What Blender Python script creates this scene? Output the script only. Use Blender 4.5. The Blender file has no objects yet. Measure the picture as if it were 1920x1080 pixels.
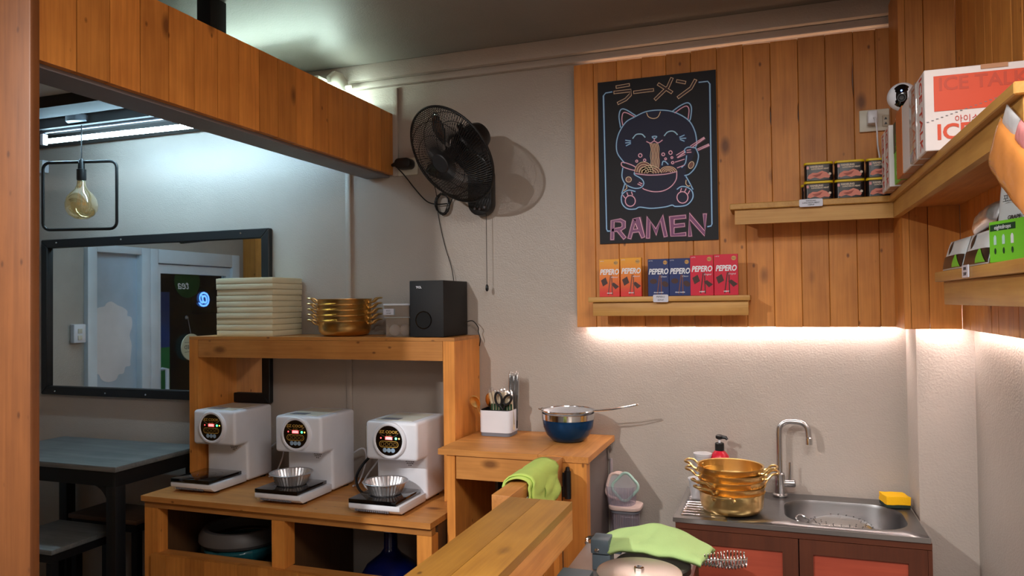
import bpy, bmesh, math, random
from mathutils import Vector, Matrix
random.seed(7)
C = bpy.context.scene.collection
PI = math.pi

# ------------------------------------------------------------------ camera, world, lights, exposure
scn = bpy.context.scene
cam_d = bpy.data.cameras.new('camera')
cam_d.sensor_width = 36.0
cam_d.lens = 36.0 * 1391.6 / 1920.0
cam_d.clip_start = 0.05
cam = bpy.data.objects.new('camera', cam_d)
C.objects.link(cam)
yaw, pitch, roll = 0.340854, 0.0195375, -0.0122395
fwd = Vector((-math.sin(yaw), math.cos(yaw), 0)); rgt = Vector((math.cos(yaw), math.sin(yaw), 0)); up = Vector((0, 0, 1))
f2 = fwd * math.cos(pitch) + up * math.sin(pitch)
u2 = up * math.cos(pitch) - fwd * math.sin(pitch)
r3 = rgt * math.cos(roll) + u2 * math.sin(roll)
u3 = u2 * math.cos(roll) - rgt * math.sin(roll)
m = Matrix((r3, u3, -f2)).transposed().to_4x4()
m.translation = Vector((0, -2.75, 1.5))
cam.matrix_world = m
scn.camera = cam
scn.view_settings.view_transform = 'Standard'
scn.view_settings.look = 'None'
scn.view_settings.gamma = 1.0
scn.view_settings.use_curve_mapping = False
scn.view_settings.exposure = 0.0
w = bpy.data.worlds.new('world'); scn.world = w; w.use_nodes = True
w.node_tree.nodes['Background'].inputs[0].default_value = (0.05, 0.06, 0.09, 1)
w.node_tree.nodes['Background'].inputs[1].default_value = 0.3

def area(name, loc, size, power, col, rot=(0, 0, 0), shape='DISK', sy=None):
    d = bpy.data.lights.new(name, 'AREA'); d.shape = shape; d.size = size
    if sy: d.size_y = sy
    d.energy = power; d.color = col
    o = bpy.data.objects.new(name, d); o.location = loc; o.rotation_euler = rot; C.objects.link(o); return o

# a ceiling lamp near the left post; the two broad ones are added fill
area('ceiling_lamp_or_fill', (-1.62, -2.95, 2.45), 0.055, 92, (1.0, 0.97, 0.94))
area('street_lamp', (-4.3, -0.4, 2.3), 0.3, 12, (0.75, 0.88, 1.0))
area('ceiling_lamp_or_fill', (0.15, -2.35, 2.48), 0.8, 40, (1.0, 0.97, 0.93))  # unseen fill light, added to brighten beam and room from the right
area('ceiling_lamp_or_fill', (-0.9, -4.3, 2.48), 1.2, 22, (1.0, 0.96, 0.92))  # weaker unseen fill light, added behind the camera

# ------------------------------------------------------------------ helpers
def S(r, g, b, a=1.0):
    f = lambda c: (c / 255 / 12.92) if c / 255 <= 0.04045 else ((c / 255 + 0.055) / 1.055) ** 2.4
    return (f(r), f(g), f(b), a)

def mat(name, col, rough=0.5, metal=0.0, emis=None, estr=0.0, bump=0.0, bscale=60.0, trans=0.0, ior=1.45, coat=0.0, var=0.0, vscale=8.0, aniso=0.0):
    m = bpy.data.materials.new(name); m.use_nodes = True
    nt = m.node_tree; b = nt.nodes['Principled BSDF']
    b.inputs['Base Color'].default_value = col
    b.inputs['Roughness'].default_value = rough
    b.inputs['Metallic'].default_value = metal
    b.inputs['IOR'].default_value = ior
    b.inputs['Transmission Weight'].default_value = trans
    b.inputs['Coat Weight'].default_value = coat
    if aniso: b.inputs['Anisotropic'].default_value = aniso
    if emis:
        b.inputs['Emission Color'].default_value = emis; b.inputs['Emission Strength'].default_value = estr
    geo = nt.nodes.new('ShaderNodeNewGeometry')
    if bump:
        n = nt.nodes.new('ShaderNodeTexNoise'); n.inputs['Scale'].default_value = bscale; n.inputs['Detail'].default_value = 4
        nt.links.new(geo.outputs['Position'], n.inputs['Vector'])
        bp = nt.nodes.new('ShaderNodeBump'); bp.inputs['Strength'].default_value = bump; bp.inputs['Distance'].default_value = 0.004
        nt.links.new(n.outputs['Fac'], bp.inputs['Height']); nt.links.new(bp.outputs['Normal'], b.inputs['Normal'])
    # slight unevenness of tone on every surface
    n2 = nt.nodes.new('ShaderNodeTexNoise'); n2.inputs['Scale'].default_value = vscale; n2.inputs['Detail'].default_value = 5
    nt.links.new(geo.outputs['Position'], n2.inputs['Vector'])
    hs = nt.nodes.new('ShaderNodeHueSaturation'); hs.inputs['Color'].default_value = col
    mr = nt.nodes.new('ShaderNodeMapRange'); v = var or 0.04
    mr.inputs['From Min'].default_value = 0.3; mr.inputs['From Max'].default_value = 0.7
    mr.inputs['To Min'].default_value = 1 - v; mr.inputs['To Max'].default_value = 1 + v
    nt.links.new(n2.outputs['Fac'], mr.inputs['Value']); nt.links.new(mr.outputs['Result'], hs.inputs['Value'])
    nt.links.new(hs.outputs['Color'], b.inputs['Base Color'])
    return m

def wood(name, base, dark, axis='Z', rough=0.42, knots=0.5, scale=1.0, tint=0.16, grain=1.0):
    m = bpy.data.materials.new(name); m.use_nodes = True
    nt = m.node_tree; N = nt.nodes; L = nt.links; b = N['Principled BSDF']
    geo = N.new('ShaderNodeNewGeometry'); oi = N.new('ShaderNodeObjectInfo')
    rv = N.new('ShaderNodeVectorMath'); rv.operation = 'SCALE'; rv.inputs[0].default_value = (13.1, 7.7, 9.3)
    L.new(oi.outputs['Random'], rv.inputs['Scale'])
    ad = N.new('ShaderNodeVectorMath'); ad.operation = 'ADD'
    L.new(geo.outputs['Position'], ad.inputs[0]); L.new(rv.outputs[0], ad.inputs[1])
    def mapped(al, ac):
        mp = N.new('ShaderNodeMapping')
        s = [ac * scale] * 3; s['XYZ'.index(axis)] = al * scale
        mp.inputs['Scale'].default_value = s
        L.new(ad.outputs[0], mp.inputs['Vector']); return mp.outputs[0]
    n1 = N.new('ShaderNodeTexNoise'); n1.inputs['Scale'].default_value = 1.0; n1.inputs['Detail'].default_value = 5; n1.inputs['Distortion'].default_value = 0.8
    L.new(mapped(2.2, 30), n1.inputs['Vector'])
    n2 = N.new('ShaderNodeTexNoise'); n2.inputs['Scale'].default_value = 1.0; n2.inputs['Detail'].default_value = 3; n2.inputs['Distortion'].default_value = 0.4
    L.new(mapped(5, 160), n2.inputs['Vector'])
    n3 = N.new('ShaderNodeTexNoise'); n3.inputs['Scale'].default_value = 1.0; n3.inputs['Detail'].default_value = 3
    L.new(mapped(7, 11), n3.inputs['Vector'])
    mx = N.new('ShaderNodeMix'); mx.data_type = 'FLOAT'; mx.inputs[0].default_value = 0.45
    L.new(n1.outputs['Fac'], mx.inputs[2]); L.new(n2.outputs['Fac'], mx.inputs[3])
    mx2 = N.new('ShaderNodeMix'); mx2.data_type = 'FLOAT'; mx2.inputs[0].default_value = 0.35
    L.new(mx.outputs[0], mx2.inputs[2]); L.new(n3.outputs['Fac'], mx2.inputs[3])
    rp = N.new('ShaderNodeValToRGB')
    lo, hi = 0.5 - 0.21 / grain, 0.5 + 0.17 / grain
    rp.color_ramp.elements[0].position = max(0.02, lo); rp.color_ramp.elements[0].color = dark
    rp.color_ramp.elements[1].position = min(0.98, hi); rp.color_ramp.elements[1].color = base
    L.new(mx2.outputs[0], rp.inputs[0])
    # knots
    vo = N.new('ShaderNodeTexVoronoi'); vo.inputs['Scale'].default_value = 1.0; vo.inputs['Randomness'].default_value = 1.0
    L.new(mapped(4.2, 8.5), vo.inputs['Vector'])
    kr = N.new('ShaderNodeMapRange'); kr.inputs['From Min'].default_value = 0.06; kr.inputs['From Max'].default_value = 0.17
    kr.inputs['To Min'].default_value = knots; kr.inputs['To Max'].default_value = 0.0
    L.new(vo.outputs['Distance'], kr.inputs['Value'])
    sel = N.new('ShaderNodeSeparateColor'); L.new(vo.outputs['Color'], sel.inputs[0])
    gt = N.new('ShaderNodeMath'); gt.operation = 'GREATER_THAN'; gt.inputs[1].default_value = 0.42; L.new(sel.outputs[0], gt.inputs[0])
    km = N.new('ShaderNodeMath'); km.operation = 'MULTIPLY'; L.new(kr.outputs[0], km.inputs[0]); L.new(gt.outputs[0], km.inputs[1])
    kc = N.new('ShaderNodeMix'); kc.data_type = 'RGBA'; L.new(km.outputs[0], kc.inputs[0]); L.new(rp.outputs[0], kc.inputs[6])
    kc.inputs[7].default_value = (dark[0] * 0.28, dark[1] * 0.22, dark[2] * 0.2, 1)
    v2 = N.new('ShaderNodeTexVoronoi'); v2.inputs['Scale'].default_value = 1.0
    L.new(mapped(13, 22), v2.inputs['Vector'])
    k2 = N.new('ShaderNodeMapRange'); k2.inputs['From Min'].default_value = 0.05; k2.inputs['From Max'].default_value = 0.13; k2.inputs['To Min'].default_value = knots; k2.inputs['To Max'].default_value = 0.0
    L.new(v2.outputs['Distance'], k2.inputs['Value'])
    se2 = N.new('ShaderNodeSeparateColor'); L.new(v2.outputs['Color'], se2.inputs[0])
    g2 = N.new('ShaderNodeMath'); g2.operation = 'GREATER_THAN'; g2.inputs[1].default_value = 0.6; L.new(se2.outputs[1], g2.inputs[0])
    m2 = N.new('ShaderNodeMath'); m2.operation = 'MULTIPLY'; L.new(k2.outputs[0], m2.inputs[0]); L.new(g2.outputs[0], m2.inputs[1])
    kd = N.new('ShaderNodeMix'); kd.data_type = 'RGBA'; L.new(m2.outputs[0], kd.inputs[0]); L.new(kc.outputs[2], kd.inputs[6])
    kd.inputs[7].default_value = (dark[0] * 0.3, dark[1] * 0.22, dark[2] * 0.2, 1); kc = kd
    hs = N.new('ShaderNodeHueSaturation')
    mr = N.new('ShaderNodeMapRange'); mr.inputs['To Min'].default_value = 1 - tint; mr.inputs['To Max'].default_value = 1 + tint
    L.new(oi.outputs['Random'], mr.inputs['Value']); L.new(mr.outputs[0], hs.inputs['Value']); L.new(kc.outputs[2], hs.inputs['Color'])
    L.new(hs.outputs[0], b.inputs['Base Color'])
    b.inputs['Roughness'].default_value = rough
    bp = N.new('ShaderNodeBump'); bp.inputs['Strength'].default_value = 0.18; bp.inputs['Distance'].default_value = 0.002
    L.new(mx2.outputs[0], bp.inputs['Height']); L.new(bp.outputs[0], b.inputs['Normal'])
    return m

def clear(name, tint=(0.93, 0.95, 0.97, 1), gloss=0.13, milky=0.0, edge=0.6, mcol=(0.8, 0.8, 0.82, 1)):
    """thin clear plastic: see-through with a sheen, optionally milky"""
    m = bpy.data.materials.new(name); m.use_nodes = True
    nt = m.node_tree; N = nt.nodes; L = nt.links
    N.remove(N['Principled BSDF']); out = N['Material Output']
    t = N.new('ShaderNodeBsdfTransparent'); t.inputs[0].default_value = tint
    g = N.new('ShaderNodeBsdfGlossy'); g.inputs['Roughness'].default_value = 0.08
    lw = N.new('ShaderNodeLayerWeight'); lw.inputs[0].default_value = 0.35
    ma = N.new('ShaderNodeMath'); ma.operation = 'MULTIPLY_ADD'; ma.inputs[1].default_value = edge; ma.inputs[2].default_value = gloss * 0.5
    L.new(lw.outputs['Facing'], ma.inputs[0])
    mx = N.new('ShaderNodeMixShader'); L.new(ma.outputs[0], mx.inputs[0]); L.new(t.outputs[0], mx.inputs[1]); L.new(g.outputs[0], mx.inputs[2])
    last = mx
    if milky:
        d = N.new('ShaderNodeBsdfDiffuse'); d.inputs[0].default_value = mcol
        m2 = N.new('ShaderNodeMixShader'); m2.inputs[0].default_value = milky
        L.new(mx.outputs[0], m2.inputs[1]); L.new(d.outputs[0], m2.inputs[2]); last = m2
    L.new(last.outputs[0], out.inputs[0])
    return m

class MB:
    """collects shapes given in world coordinates, stored relative to an origin"""
    def __init__(s, o=(0, 0, 0)):
        s.bm = bmesh.new()
        s.o = Vector(o.location if hasattr(o, 'location') else o)
        s.mi = 0
    def _v(s, p): return s.bm.verts.new(Vector(p) - s.o)
    def _f(s, vs):
        try:
            f = s.bm.faces.new(vs); f.material_index = s.mi; return f
        except ValueError: return None
    def box(s, x0, x1, y0, y1, z0, z1, M=None):
        ps = [(x0, y0, z0), (x1, y0, z0), (x1, y1, z0), (x0, y1, z0), (x0, y0, z1), (x1, y0, z1), (x1, y1, z1), (x0, y1, z1)]
        if M: ps = [M @ Vector(p) for p in ps]
        v = [s._v(p) for p in ps]
        for f in ((0, 3, 2, 1), (4, 5, 6, 7), (0, 1, 5, 4), (1, 2, 6, 5), (2, 3, 7, 6), (3, 0, 4, 7)): s._f([v[i] for i in f])
        return s
    def prism(s, poly, d0, d1, fn):
        """poly of (a,b); fn(a,b,d) -> point; extruded from d0 to d1"""
        A = [s._v(fn(a, b, d0)) for a, b in poly]; B = [s._v(fn(a, b, d1)) for a, b in poly]
        n = len(poly)
        s._f(A[::-1]); s._f(B)
        for i in range(n): s._f([A[i], A[(i + 1) % n], B[(i + 1) % n], B[i]])
        return s
    def lathe(s, prof, c=(0, 0, 0), seg=32, M=None, cap=True, rad=None):
        """prof of (r,z) around z; M rotates; rad(i,theta,r,z) optional radius change"""
        c = Vector(c); rows = []
        for i, (r, z) in enumerate(prof):
            row = []
            for k in range(seg):
                t = 2 * PI * k / seg
                rr = rad(i, t, r, z) if rad else r
                p = Vector((rr * math.cos(t), rr * math.sin(t), z))
                if M: p = M @ p
                row.append(s._v(c + p))
            rows.append(row)
        for a, b in zip(rows, rows[1:]):
            for k in range(seg): s._f([a[k], a[(k + 1) % seg], b[(k + 1) % seg], b[k]])
        if cap:
            if prof[0][0] > 1e-6: s._f(rows[0][::-1])
            if prof[-1][0] > 1e-6: s._f(rows[-1])
        return s
    def tube(s, pts, r, seg=8, closed=False, cap=True):
        pts = [Vector(p) for p in pts]; n = len(pts)
        rs = r if isinstance(r, (list, tuple)) else [r] * n
        tang = []
        for i in range(n):
            a = pts[(i - 1) % n] if (closed or i > 0) else pts[i]
            b = pts[(i + 1) % n] if (closed or i < n - 1) else pts[i]
            t = (b - a); tang.append(t.normalized() if t.length > 1e-9 else Vector((0, 0, 1)))
        t0 = tang[0]; nrm = t0.orthogonal().normalized(); rows = []
        for i in range(n):
            t = tang[i]; nrm = (nrm - t * nrm.dot(t))
            nrm = nrm.normalized() if nrm.length > 1e-6 else t.orthogonal().normalized()
            bi = t.cross(nrm)
            rows.append([s._v(pts[i] + rs[i] * (math.cos(2 * PI * k / seg) * nrm + math.sin(2 * PI * k / seg) * bi)) for k in range(seg)])
        rng = n if closed else n - 1
        for i in range(rng):
            a, b = rows[i], rows[(i + 1) % n]
            for k in range(seg): s._f([a[k], a[(k + 1) % seg], b[(k + 1) % seg], b[k]])
        if cap and not closed: s._f(rows[0][::-1]); s._f(rows[-1])
        return s
    def ribbon(s, pts, wd, fn, closed=False):
        """flat stroke of width wd along 2-D points; fn(a,b)->3-D point"""
        pts = [Vector((p[0], p[1])) for p in pts]; n = len(pts); L = []; R = []
        for i in range(n):
            a = pts[(i - 1) % n] if (closed or i > 0) else pts[i]
            b = pts[(i + 1) % n] if (closed or i < n - 1) else pts[i]
            t = (b - a)
            if t.length < 1e-9: t = Vector((1, 0))
            t.normalize(); nn = Vector((-t.y, t.x)) * wd / 2
            if i > 0 and i < n - 1:
                d1 = (pts[i] - a); 
                if d1.length > 1e-9:
                    d1.normalize(); k = max(0.5, abs(Vector((-d1.y, d1.x)).dot(Vector((-t.y, t.x))))); nn /= k
            e = Vector((0, 0))
            if not closed and i == 0: e = -t * wd / 2
            if not closed and i == n - 1: e = t * wd / 2
            L.append(s._v(fn(*(pts[i] + nn + e)))); R.append(s._v(fn(*(pts[i] - nn + e))))
        for i in range(n if closed else n - 1):
            j = (i + 1) % n
            s._f([R[i], R[j], L[j], L[i]])
        return s
    def poly(s, pts, fn):
        s._f([s._v(fn(a, b)) for a, b in pts]); return s
    def grid(s, fn, nu, nv, closeu=False):
        V = [[s._v(fn(i / nu, j / nv)) for j in range(nv + 1)] for i in range(nu if closeu else nu + 1)]
        for i in range(nu):
            for j in range(nv):
                a = V[i]; b = V[(i + 1) % len(V)]
                s._f([a[j], b[j], b[j + 1], a[j + 1]])
        return s
    def bevel(s, off, seg=2, ang=0.6):
        bmesh.ops.recalc_face_normals(s.bm, faces=s.bm.faces); s.bm.normal_update()
        es = [e for e in s.bm.edges if len(e.link_faces) == 2 and e.calc_face_angle(0) > ang]
        bmesh.ops.bevel(s.bm, geom=es, offset=off, segments=seg, affect='EDGES', profile=0.5, clamp_overlap=True); return s
    def build(s, name, m, parent=None, smooth=True, kind=None, ang=0.6, solid=0, label=None):
        bmesh.ops.recalc_face_normals(s.bm, faces=s.bm.faces)
        me = bpy.data.meshes.new(name); s.bm.to_mesh(me); s.bm.free()
        for mm in (m if isinstance(m, (list, tuple)) else [m]): me.materials.append(mm)
        if smooth:
            me.shade_smooth(); me.set_sharp_from_angle(angle=ang)
        o = bpy.data.objects.new(name, me); C.objects.link(o)
        if parent is not None: o.parent = parent
        else: o.location = s.o
        if kind: o['kind'] = kind
        if label: o['label'] = label
        if solid:
            md = o.modifiers.new('solidify', 'SOLIDIFY'); md.thickness = solid; md.offset = 0
        return o

def thing(name, label, cat, loc=(0, 0, 0), group=None):
    o = bpy.data.objects.new(name, None); o.empty_display_size = 0.05; C.objects.link(o)
    o.location = loc; o['label'] = label; o['category'] = cat
    if group: o['group'] = group
    return o
def tag(o, label, cat, group=None):
    o['label'] = label; o['category'] = cat
    if group: o['group'] = group
    return o
def dup(root, loc=None, rz=None, label=None):
    r = root.copy(); C.objects.link(r)
    if loc is not None: r.location = loc
    if rz is not None: r.rotation_euler = (0, 0, rz)
    if label: r['label'] = label
    for ch in list(root.children):
        c = ch.copy(); C.objects.link(c); c.parent = r
        for g in list(ch.children):
            d = g.copy(); C.objects.link(d); d.parent = c
    return r
def axes(x, y):
    x = Vector(x).normalized(); y = Vector(y).normalized(); z = x.cross(y)
    return Matrix((x, y, z)).transposed()
FACE = axes((1, 0, 0), (0, 0, 1))            # lettering that faces the room (-y)
def text(name, s, size, m, parent, loc, M=FACE, align='CENTER', shear=0.0, bold=0.0, sx=1.0, label=None):
    cu = bpy.data.curves.new(name, 'FONT'); cu.body = s; cu.size = size; cu.align_x = align; cu.align_y = 'CENTER'
    cu.shear = shear; cu.offset = bold; cu.extrude = 0.00015; cu.resolution_u = 3
    cu.materials.append(m)
    o = bpy.data.objects.new(name, cu); C.objects.link(o)
    mm = M.to_4x4() @ Matrix.Diagonal((sx, 1, 1, 1))
    p = Vector(loc)
    if parent is not None:
        o.parent = parent
        q = parent
        while q is not None: p = p - q.location; q = q.parent
    mm.translation = p
    o.matrix_local = mm
    if label: o['label'] = label
    return o
def spline(pts, n=8, closed=False):
    P = [Vector(p) for p in pts]; out = []; N = len(P)
    rng = N if closed else N - 1
    for i in range(rng):
        if closed: p0, p1, p2, p3 = P[(i - 1) % N], P[i], P[(i + 1) % N], P[(i + 2) % N]
        else: p0, p1, p2, p3 = P[max(i - 1, 0)], P[i], P[i + 1], P[min(i + 2, N - 1)]
        for k in range(n):
            t = k / n
            out.append(0.5 * ((2 * p1) + (-p0 + p2) * t + (2 * p0 - 5 * p1 + 4 * p2 - p3) * t * t + (-p0 + 3 * p1 - 3 * p2 + p3) * t ** 3))
    if not closed: out.append(P[-1])
    return out
def rrect(w, h, r, n=4):
    """rounded rectangle outline centred on 0,0"""
    out = []
    for cx, cy, a in ((w / 2 - r, h / 2 - r, 0), (-w / 2 + r, h / 2 - r, 90), (-w / 2 + r, -h / 2 + r, 180), (w / 2 - r, -h / 2 + r, 270)):
        for k in range(n + 1):
            t = math.radians(a + 90 * k / n); out.append((cx + r * math.cos(t), cy + r * math.sin(t)))
    return out
def ell(cx, cy, rx, ry, a0=0, a1=360, n=20, rot=0):
    out = []; cr, sr = math.cos(math.radians(rot)), math.sin(math.radians(rot))
    for k in range(n + (0 if a1 - a0 == 360 else 1)):
        t = math.radians(a0 + (a1 - a0) * k / n); x, y = rx * math.cos(t), ry * math.sin(t)
        out.append((cx + x * cr - y * sr, cy + x * sr + y * cr))
    return out
XY = lambda a, b, d: (a, b, d)
XZ = lambda a, b, d: (a, d, b)
YZ = lambda a, b, d: (d, a, b)

# ------------------------------------------------------------------ materials
PINE = dict(base=S(226, 151, 70), dark=S(174, 104, 42))
w_plank = wood('stained_pine_vertical', PINE['base'], PINE['dark'], 'Z', 0.5, 0.8)
w_x = wood('stained_pine_along_x', S(208, 144, 76), S(160, 100, 46), 'X', 0.45, 0.75)
w_y = wood('stained_pine_along_y', S(208, 144, 76), S(160, 100, 46), 'Y', 0.45, 0.75)
w_post = wood('stained_pine_post', S(128, 76, 36), S(94, 52, 22), 'Z', 0.5, 0.6, tint=0.05)
w_ledge = wood('ledge_pine', S(172, 122, 46), S(130, 84, 26), 'Y', 0.4, 0.8)
w_shelf_x = wood('pale_shelf_pine_x', S(204, 158, 88), S(176, 124, 58), 'X', 0.5, 0.1, grain=1.2, tint=0.05)
w_shelf_y = wood('pale_shelf_pine_y', S(200, 152, 78), S(172, 120, 52), 'Y', 0.5, 0.1, grain=1.2, tint=0.05)
w_dark = wood('dark_cabinet_wood', S(92, 46, 26), S(66, 30, 16), 'X', 0.45, 0.0, tint=0.04)
w_darkz = wood('dark_cabinet_wood_upright', S(92, 46, 26), S(66, 30, 16), 'Z', 0.45, 0.0, tint=0.04)
w_red = wood('red_door_panel', S(168, 74, 50), S(140, 54, 36), 'X', 0.5, 0.0, tint=0.03)
w_grey = wood('grey_laminate', S(124, 127, 126), S(70, 74, 78), 'X', 0.5, 0.0, tint=0.03, scale=0.7)
w_brown = wood('brown_seat', S(84, 58, 40), S(56, 38, 26), 'X', 0.6, 0.0)
w_inner = wood('shaded_inner_board', S(104, 70, 40), S(72, 46, 26), 'Z', 0.6, 0.4)  # pine darkened in colour for the shade inside the stand
w_board = mat('mezzanine_board', S(214, 216, 220), 0.6)
def wallmat(name, col, rough):
    m = mat(name, col, rough, bump=0.0, var=0.05, vscale=3)
    nt = m.node_tree; N = nt.nodes; L = nt.links; b = N['Principled BSDF']; geo = N.new('ShaderNodeNewGeometry')
    a = N.new('ShaderNodeTexNoise'); a.inputs['Scale'].default_value = 170; a.inputs['Detail'].default_value = 3
    c = N.new('ShaderNodeTexNoise'); c.inputs['Scale'].default_value = 22; c.inputs['Detail'].default_value = 3; c.inputs['Distortion'].default_value = 1.2
    for n in (a, c): L.new(geo.outputs['Position'], n.inputs['Vector'])
    mx = N.new('ShaderNodeMix'); mx.data_type = 'FLOAT'; mx.inputs[0].default_value = 0.45
    L.new(a.outputs['Fac'], mx.inputs[2]); L.new(c.outputs['Fac'], mx.inputs[3])
    bp = N.new('ShaderNodeBump'); bp.inputs['Strength'].default_value = 0.32; bp.inputs['Distance'].default_value = 0.006
    L.new(mx.outputs[0], bp.inputs['Height']); L.new(bp.outputs[0], b.inputs['Normal'])
    return m
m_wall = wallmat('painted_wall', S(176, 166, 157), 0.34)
m_ceil = wallmat('painted_ceiling', S(136, 131, 124), 0.5)  # grey set darker than the wall paint, standing in for dimmer light
m_white = mat('white_plastic', S(228, 231, 240), 0.32)
m_offw = mat('off_white_plastic', S(216, 212, 198), 0.4)
m_cream = mat('cream_foam', S(222, 216, 186), 0.6, bump=0.05)
m_black = mat('black_plastic', S(20, 20, 22), 0.4)
m_blackm = mat('black_metal', S(22, 22, 24), 0.5)
m_gloss = mat('black_glass', S(8, 8, 10), 0.06, coat=0.5)
m_spk = mat('black_vinyl', S(20, 20, 23), 0.6, bump=0.2, bscale=500)
m_gold = mat('brushed_gold', S(222, 186, 122), 0.3, 1.0, var=0.06, vscale=30)
m_steel = mat('brushed_steel', S(196, 194, 194), 0.27, 1.0, var=0.06)
m_chrome = mat('chrome', S(220, 220, 222), 0.12, 1.0)
m_foil = mat('aluminium_foil', S(226, 226, 230), 0.36, 0.9, bump=0.5, bscale=90)
m_alu = mat('brushed_aluminium', S(226, 214, 204), 0.3, 1.0, aniso=0.6)
m_cast = mat('blue_grey_cast_metal', S(92, 106, 116), 0.5, 0.3)
m_pan = mat('dark_pan', S(58, 54, 50), 0.45, 0.5)
m_blue = mat('blue_enamel', S(10, 62, 112), 0.22, 0.6)
m_towel = mat('green_microfibre', S(184, 208, 104), 0.95, bump=0.5, bscale=700)
m_sponge = mat('yellow_sponge', S(246, 186, 10), 0.9, bump=0.5, bscale=300)
m_dgreen = mat('dark_green_scourer', S(30, 46, 40), 0.95)
m_red = mat('red_soap', S(190, 24, 48), 0.3)
m_grey = mat('grey_plastic', S(120, 122, 132), 0.4)
m_mint = mat('mint_plastic', S(178, 214, 204), 0.4)
m_blush = mat('pale_pink_plastic', S(226, 200, 192), 0.4)
m_egg = mat('egg_shell', S(236, 228, 222), 0.5)
m_print_red = mat('red_print', S(196, 60, 44), 0.5)
m_print_or = mat('orange_print', S(212, 78, 46), 0.5)
m_print_dk = mat('dark_print', S(40, 36, 36), 0.5)
m_carton = mat('white_carton', S(224, 218, 218), 0.5)
m_kraft = mat('kraft_board', S(184, 138, 106), 0.7)
m_orbox = mat('orange_carton', S(196, 110, 54), 0.5)
m_green = mat('green_carton', S(112, 196, 44), 0.45)
m_dkgreen = mat('dark_green_print', S(26, 62, 34), 0.45)
m_yellow = mat('yellow_lid', S(222, 190, 22), 0.4)
m_can = mat('black_label', S(26, 20, 20), 0.3)
m_ham = mat('pink_ham_print', S(214, 128, 110), 0.5)
m_ham2 = mat('deep_ham_print', S(158, 76, 62), 0.5)
m_lab = mat('beige_print', S(210, 190, 170), 0.5)
m_silver = mat('silver_foil', S(222, 224, 228), 0.3, 1.0, bump=0.4, bscale=40)
m_pouchw = mat('white_pouch', S(214, 222, 226), 0.3)
m_orange = mat('orange_drink_pouch', S(208, 134, 68), 0.2, coat=0.5)
m_pinkp = mat('pink_print', S(206, 130, 130), 0.3)
m_water = mat('blue_water_jug', S(10, 22, 80), 0.15, trans=0.3)
m_bag = mat('teal_bag', S(30, 84, 92), 0.25, bump=0.8, bscale=30)
m_bin = mat('grey_bin', S(86, 84, 84), 0.5)
m_tag = mat('label_card', S(206, 208, 222), 0.25)
m_pipe = mat('pale_pipe', S(170, 160, 165), 0.4)
m_alframe = mat('white_aluminium_frame', S(216, 223, 232), 0.4)
m_frost = mat('frosted_film', S(182, 196, 212), 0.5)
m_frost2 = mat('frosted_decal', S(226, 222, 226), 0.6)
m_dark = mat('dark_interior', S(30, 27, 26), 0.7)
m_floor = mat('floor_tile', S(60, 56, 54), 0.35)
m_mirror = mat('mirror_silver', (0.86, 0.9, 0.9, 1), 0.015, 1.0)
c_clear = clear('clear_plastic', (0.95, 0.96, 0.98, 1), 0.45, 0.10)
c_cup = clear('clear_ribbed_plastic', (0.92, 0.9, 0.96, 1), 0.3, 0.22, mcol=(.75,.68,.8,1))
c_milky = clear('milky_plastic', (0.9, 0.9, 0.92, 1), 0.2, 0.45)
c_wrap = clear('clear_wrapper', (0.96, 0.96, 0.96, 1), 0.25, 0.06)
c_glass = clear('door_glass', (0.8, 0.88, 0.9, 1), 0.06, edge=0.08)
c_amber = clear('amber_bulb_glass', (0.95, 0.82, 0.56, 1), 0.3, 0.14, mcol=(0.85, 0.66, 0.36, 1))
c_fan = clear('smoky_blade', (0.30, 0.30, 0.31, 1), 0.1, 0.55, mcol=(0.03, 0.03, 0.03, 1))
def emit(name, col, s):
    m = mat(name, (0.8, 0.8, 0.8, 1), 0.5, emis=col, estr=s); return m
e_tube = emit('cool_tube', (0.52, 0.82, 1.0, 1), 92)
e_tube2 = emit('greenish_tube', (0.76, 1.0, 0.88, 1), 85)
e_led = emit('led_strip_pinkish', (1.0, 0.86, 0.82, 1), 62)
e_ledw = emit('led_strip_warm', (1.0, 0.62, 0.38, 1), 4)
e_red = emit('red_display', (1.0, 0.02, 0.03, 1), 2.2)
e_green = emit('green_led', (0.02, 1.0, 0.25, 1), 4)
e_amber = emit('amber_led', (1.0, 0.5, 0.03, 1), 4)
e_wt = emit('display_digits', (1.0, 0.30, 0.30, 1), 1.6)
e_blue = emit('blue_neon', (0.12, 0.3, 1.0, 1), 3)

# ------------------------------------------------------------------ the room
XL, XR, ZC = -3.545, 0.56, 2.50
def struct(name, b, m, **k): return b.build(name, m, None, kind='structure', **k)
struct('floor', MB().box(XL - 2, XR + 0.1, -5.3, 0.1, -0.1, 0), m_floor)
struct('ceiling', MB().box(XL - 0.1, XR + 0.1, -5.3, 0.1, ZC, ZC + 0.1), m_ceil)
struct('wall_back', MB().box(XL - 0.1, XR + 0.1, 0, 0.1, 0, ZC), m_wall)
struct('wall_right', MB().box(XR, XR + 0.1, -5.3, 0, 0, ZC), m_wall)
struct('wall_front', MB().box(XL - 0.1, XR + 0.1, -5.4, -5.3, 0, ZC), m_wall)
b = MB()                                                     # left wall with the shop-front opening
b.box(XL - 0.1, XL, -0.30, 0, 0, ZC); b.box(XL - 0.1, XL, -1.512, -0.30, 1.85, ZC); b.box(XL - 0.1, XL, -5.3, -1.512, 0, ZC)
struct('wall_left', b, m_wall)
struct('trim_1', MB().box(0.404, XR, -0.186, 0, 0, ZC), m_wall)                 # the pillar in the right corner
b = MB().box(XL, XR, -0.055, 0, 2.435, ZC); b.box(XL, XR, -0.028, 0, 2.408, 2.435)
struct('trim_2', b.bevel(0.004), m_wall)
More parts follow.
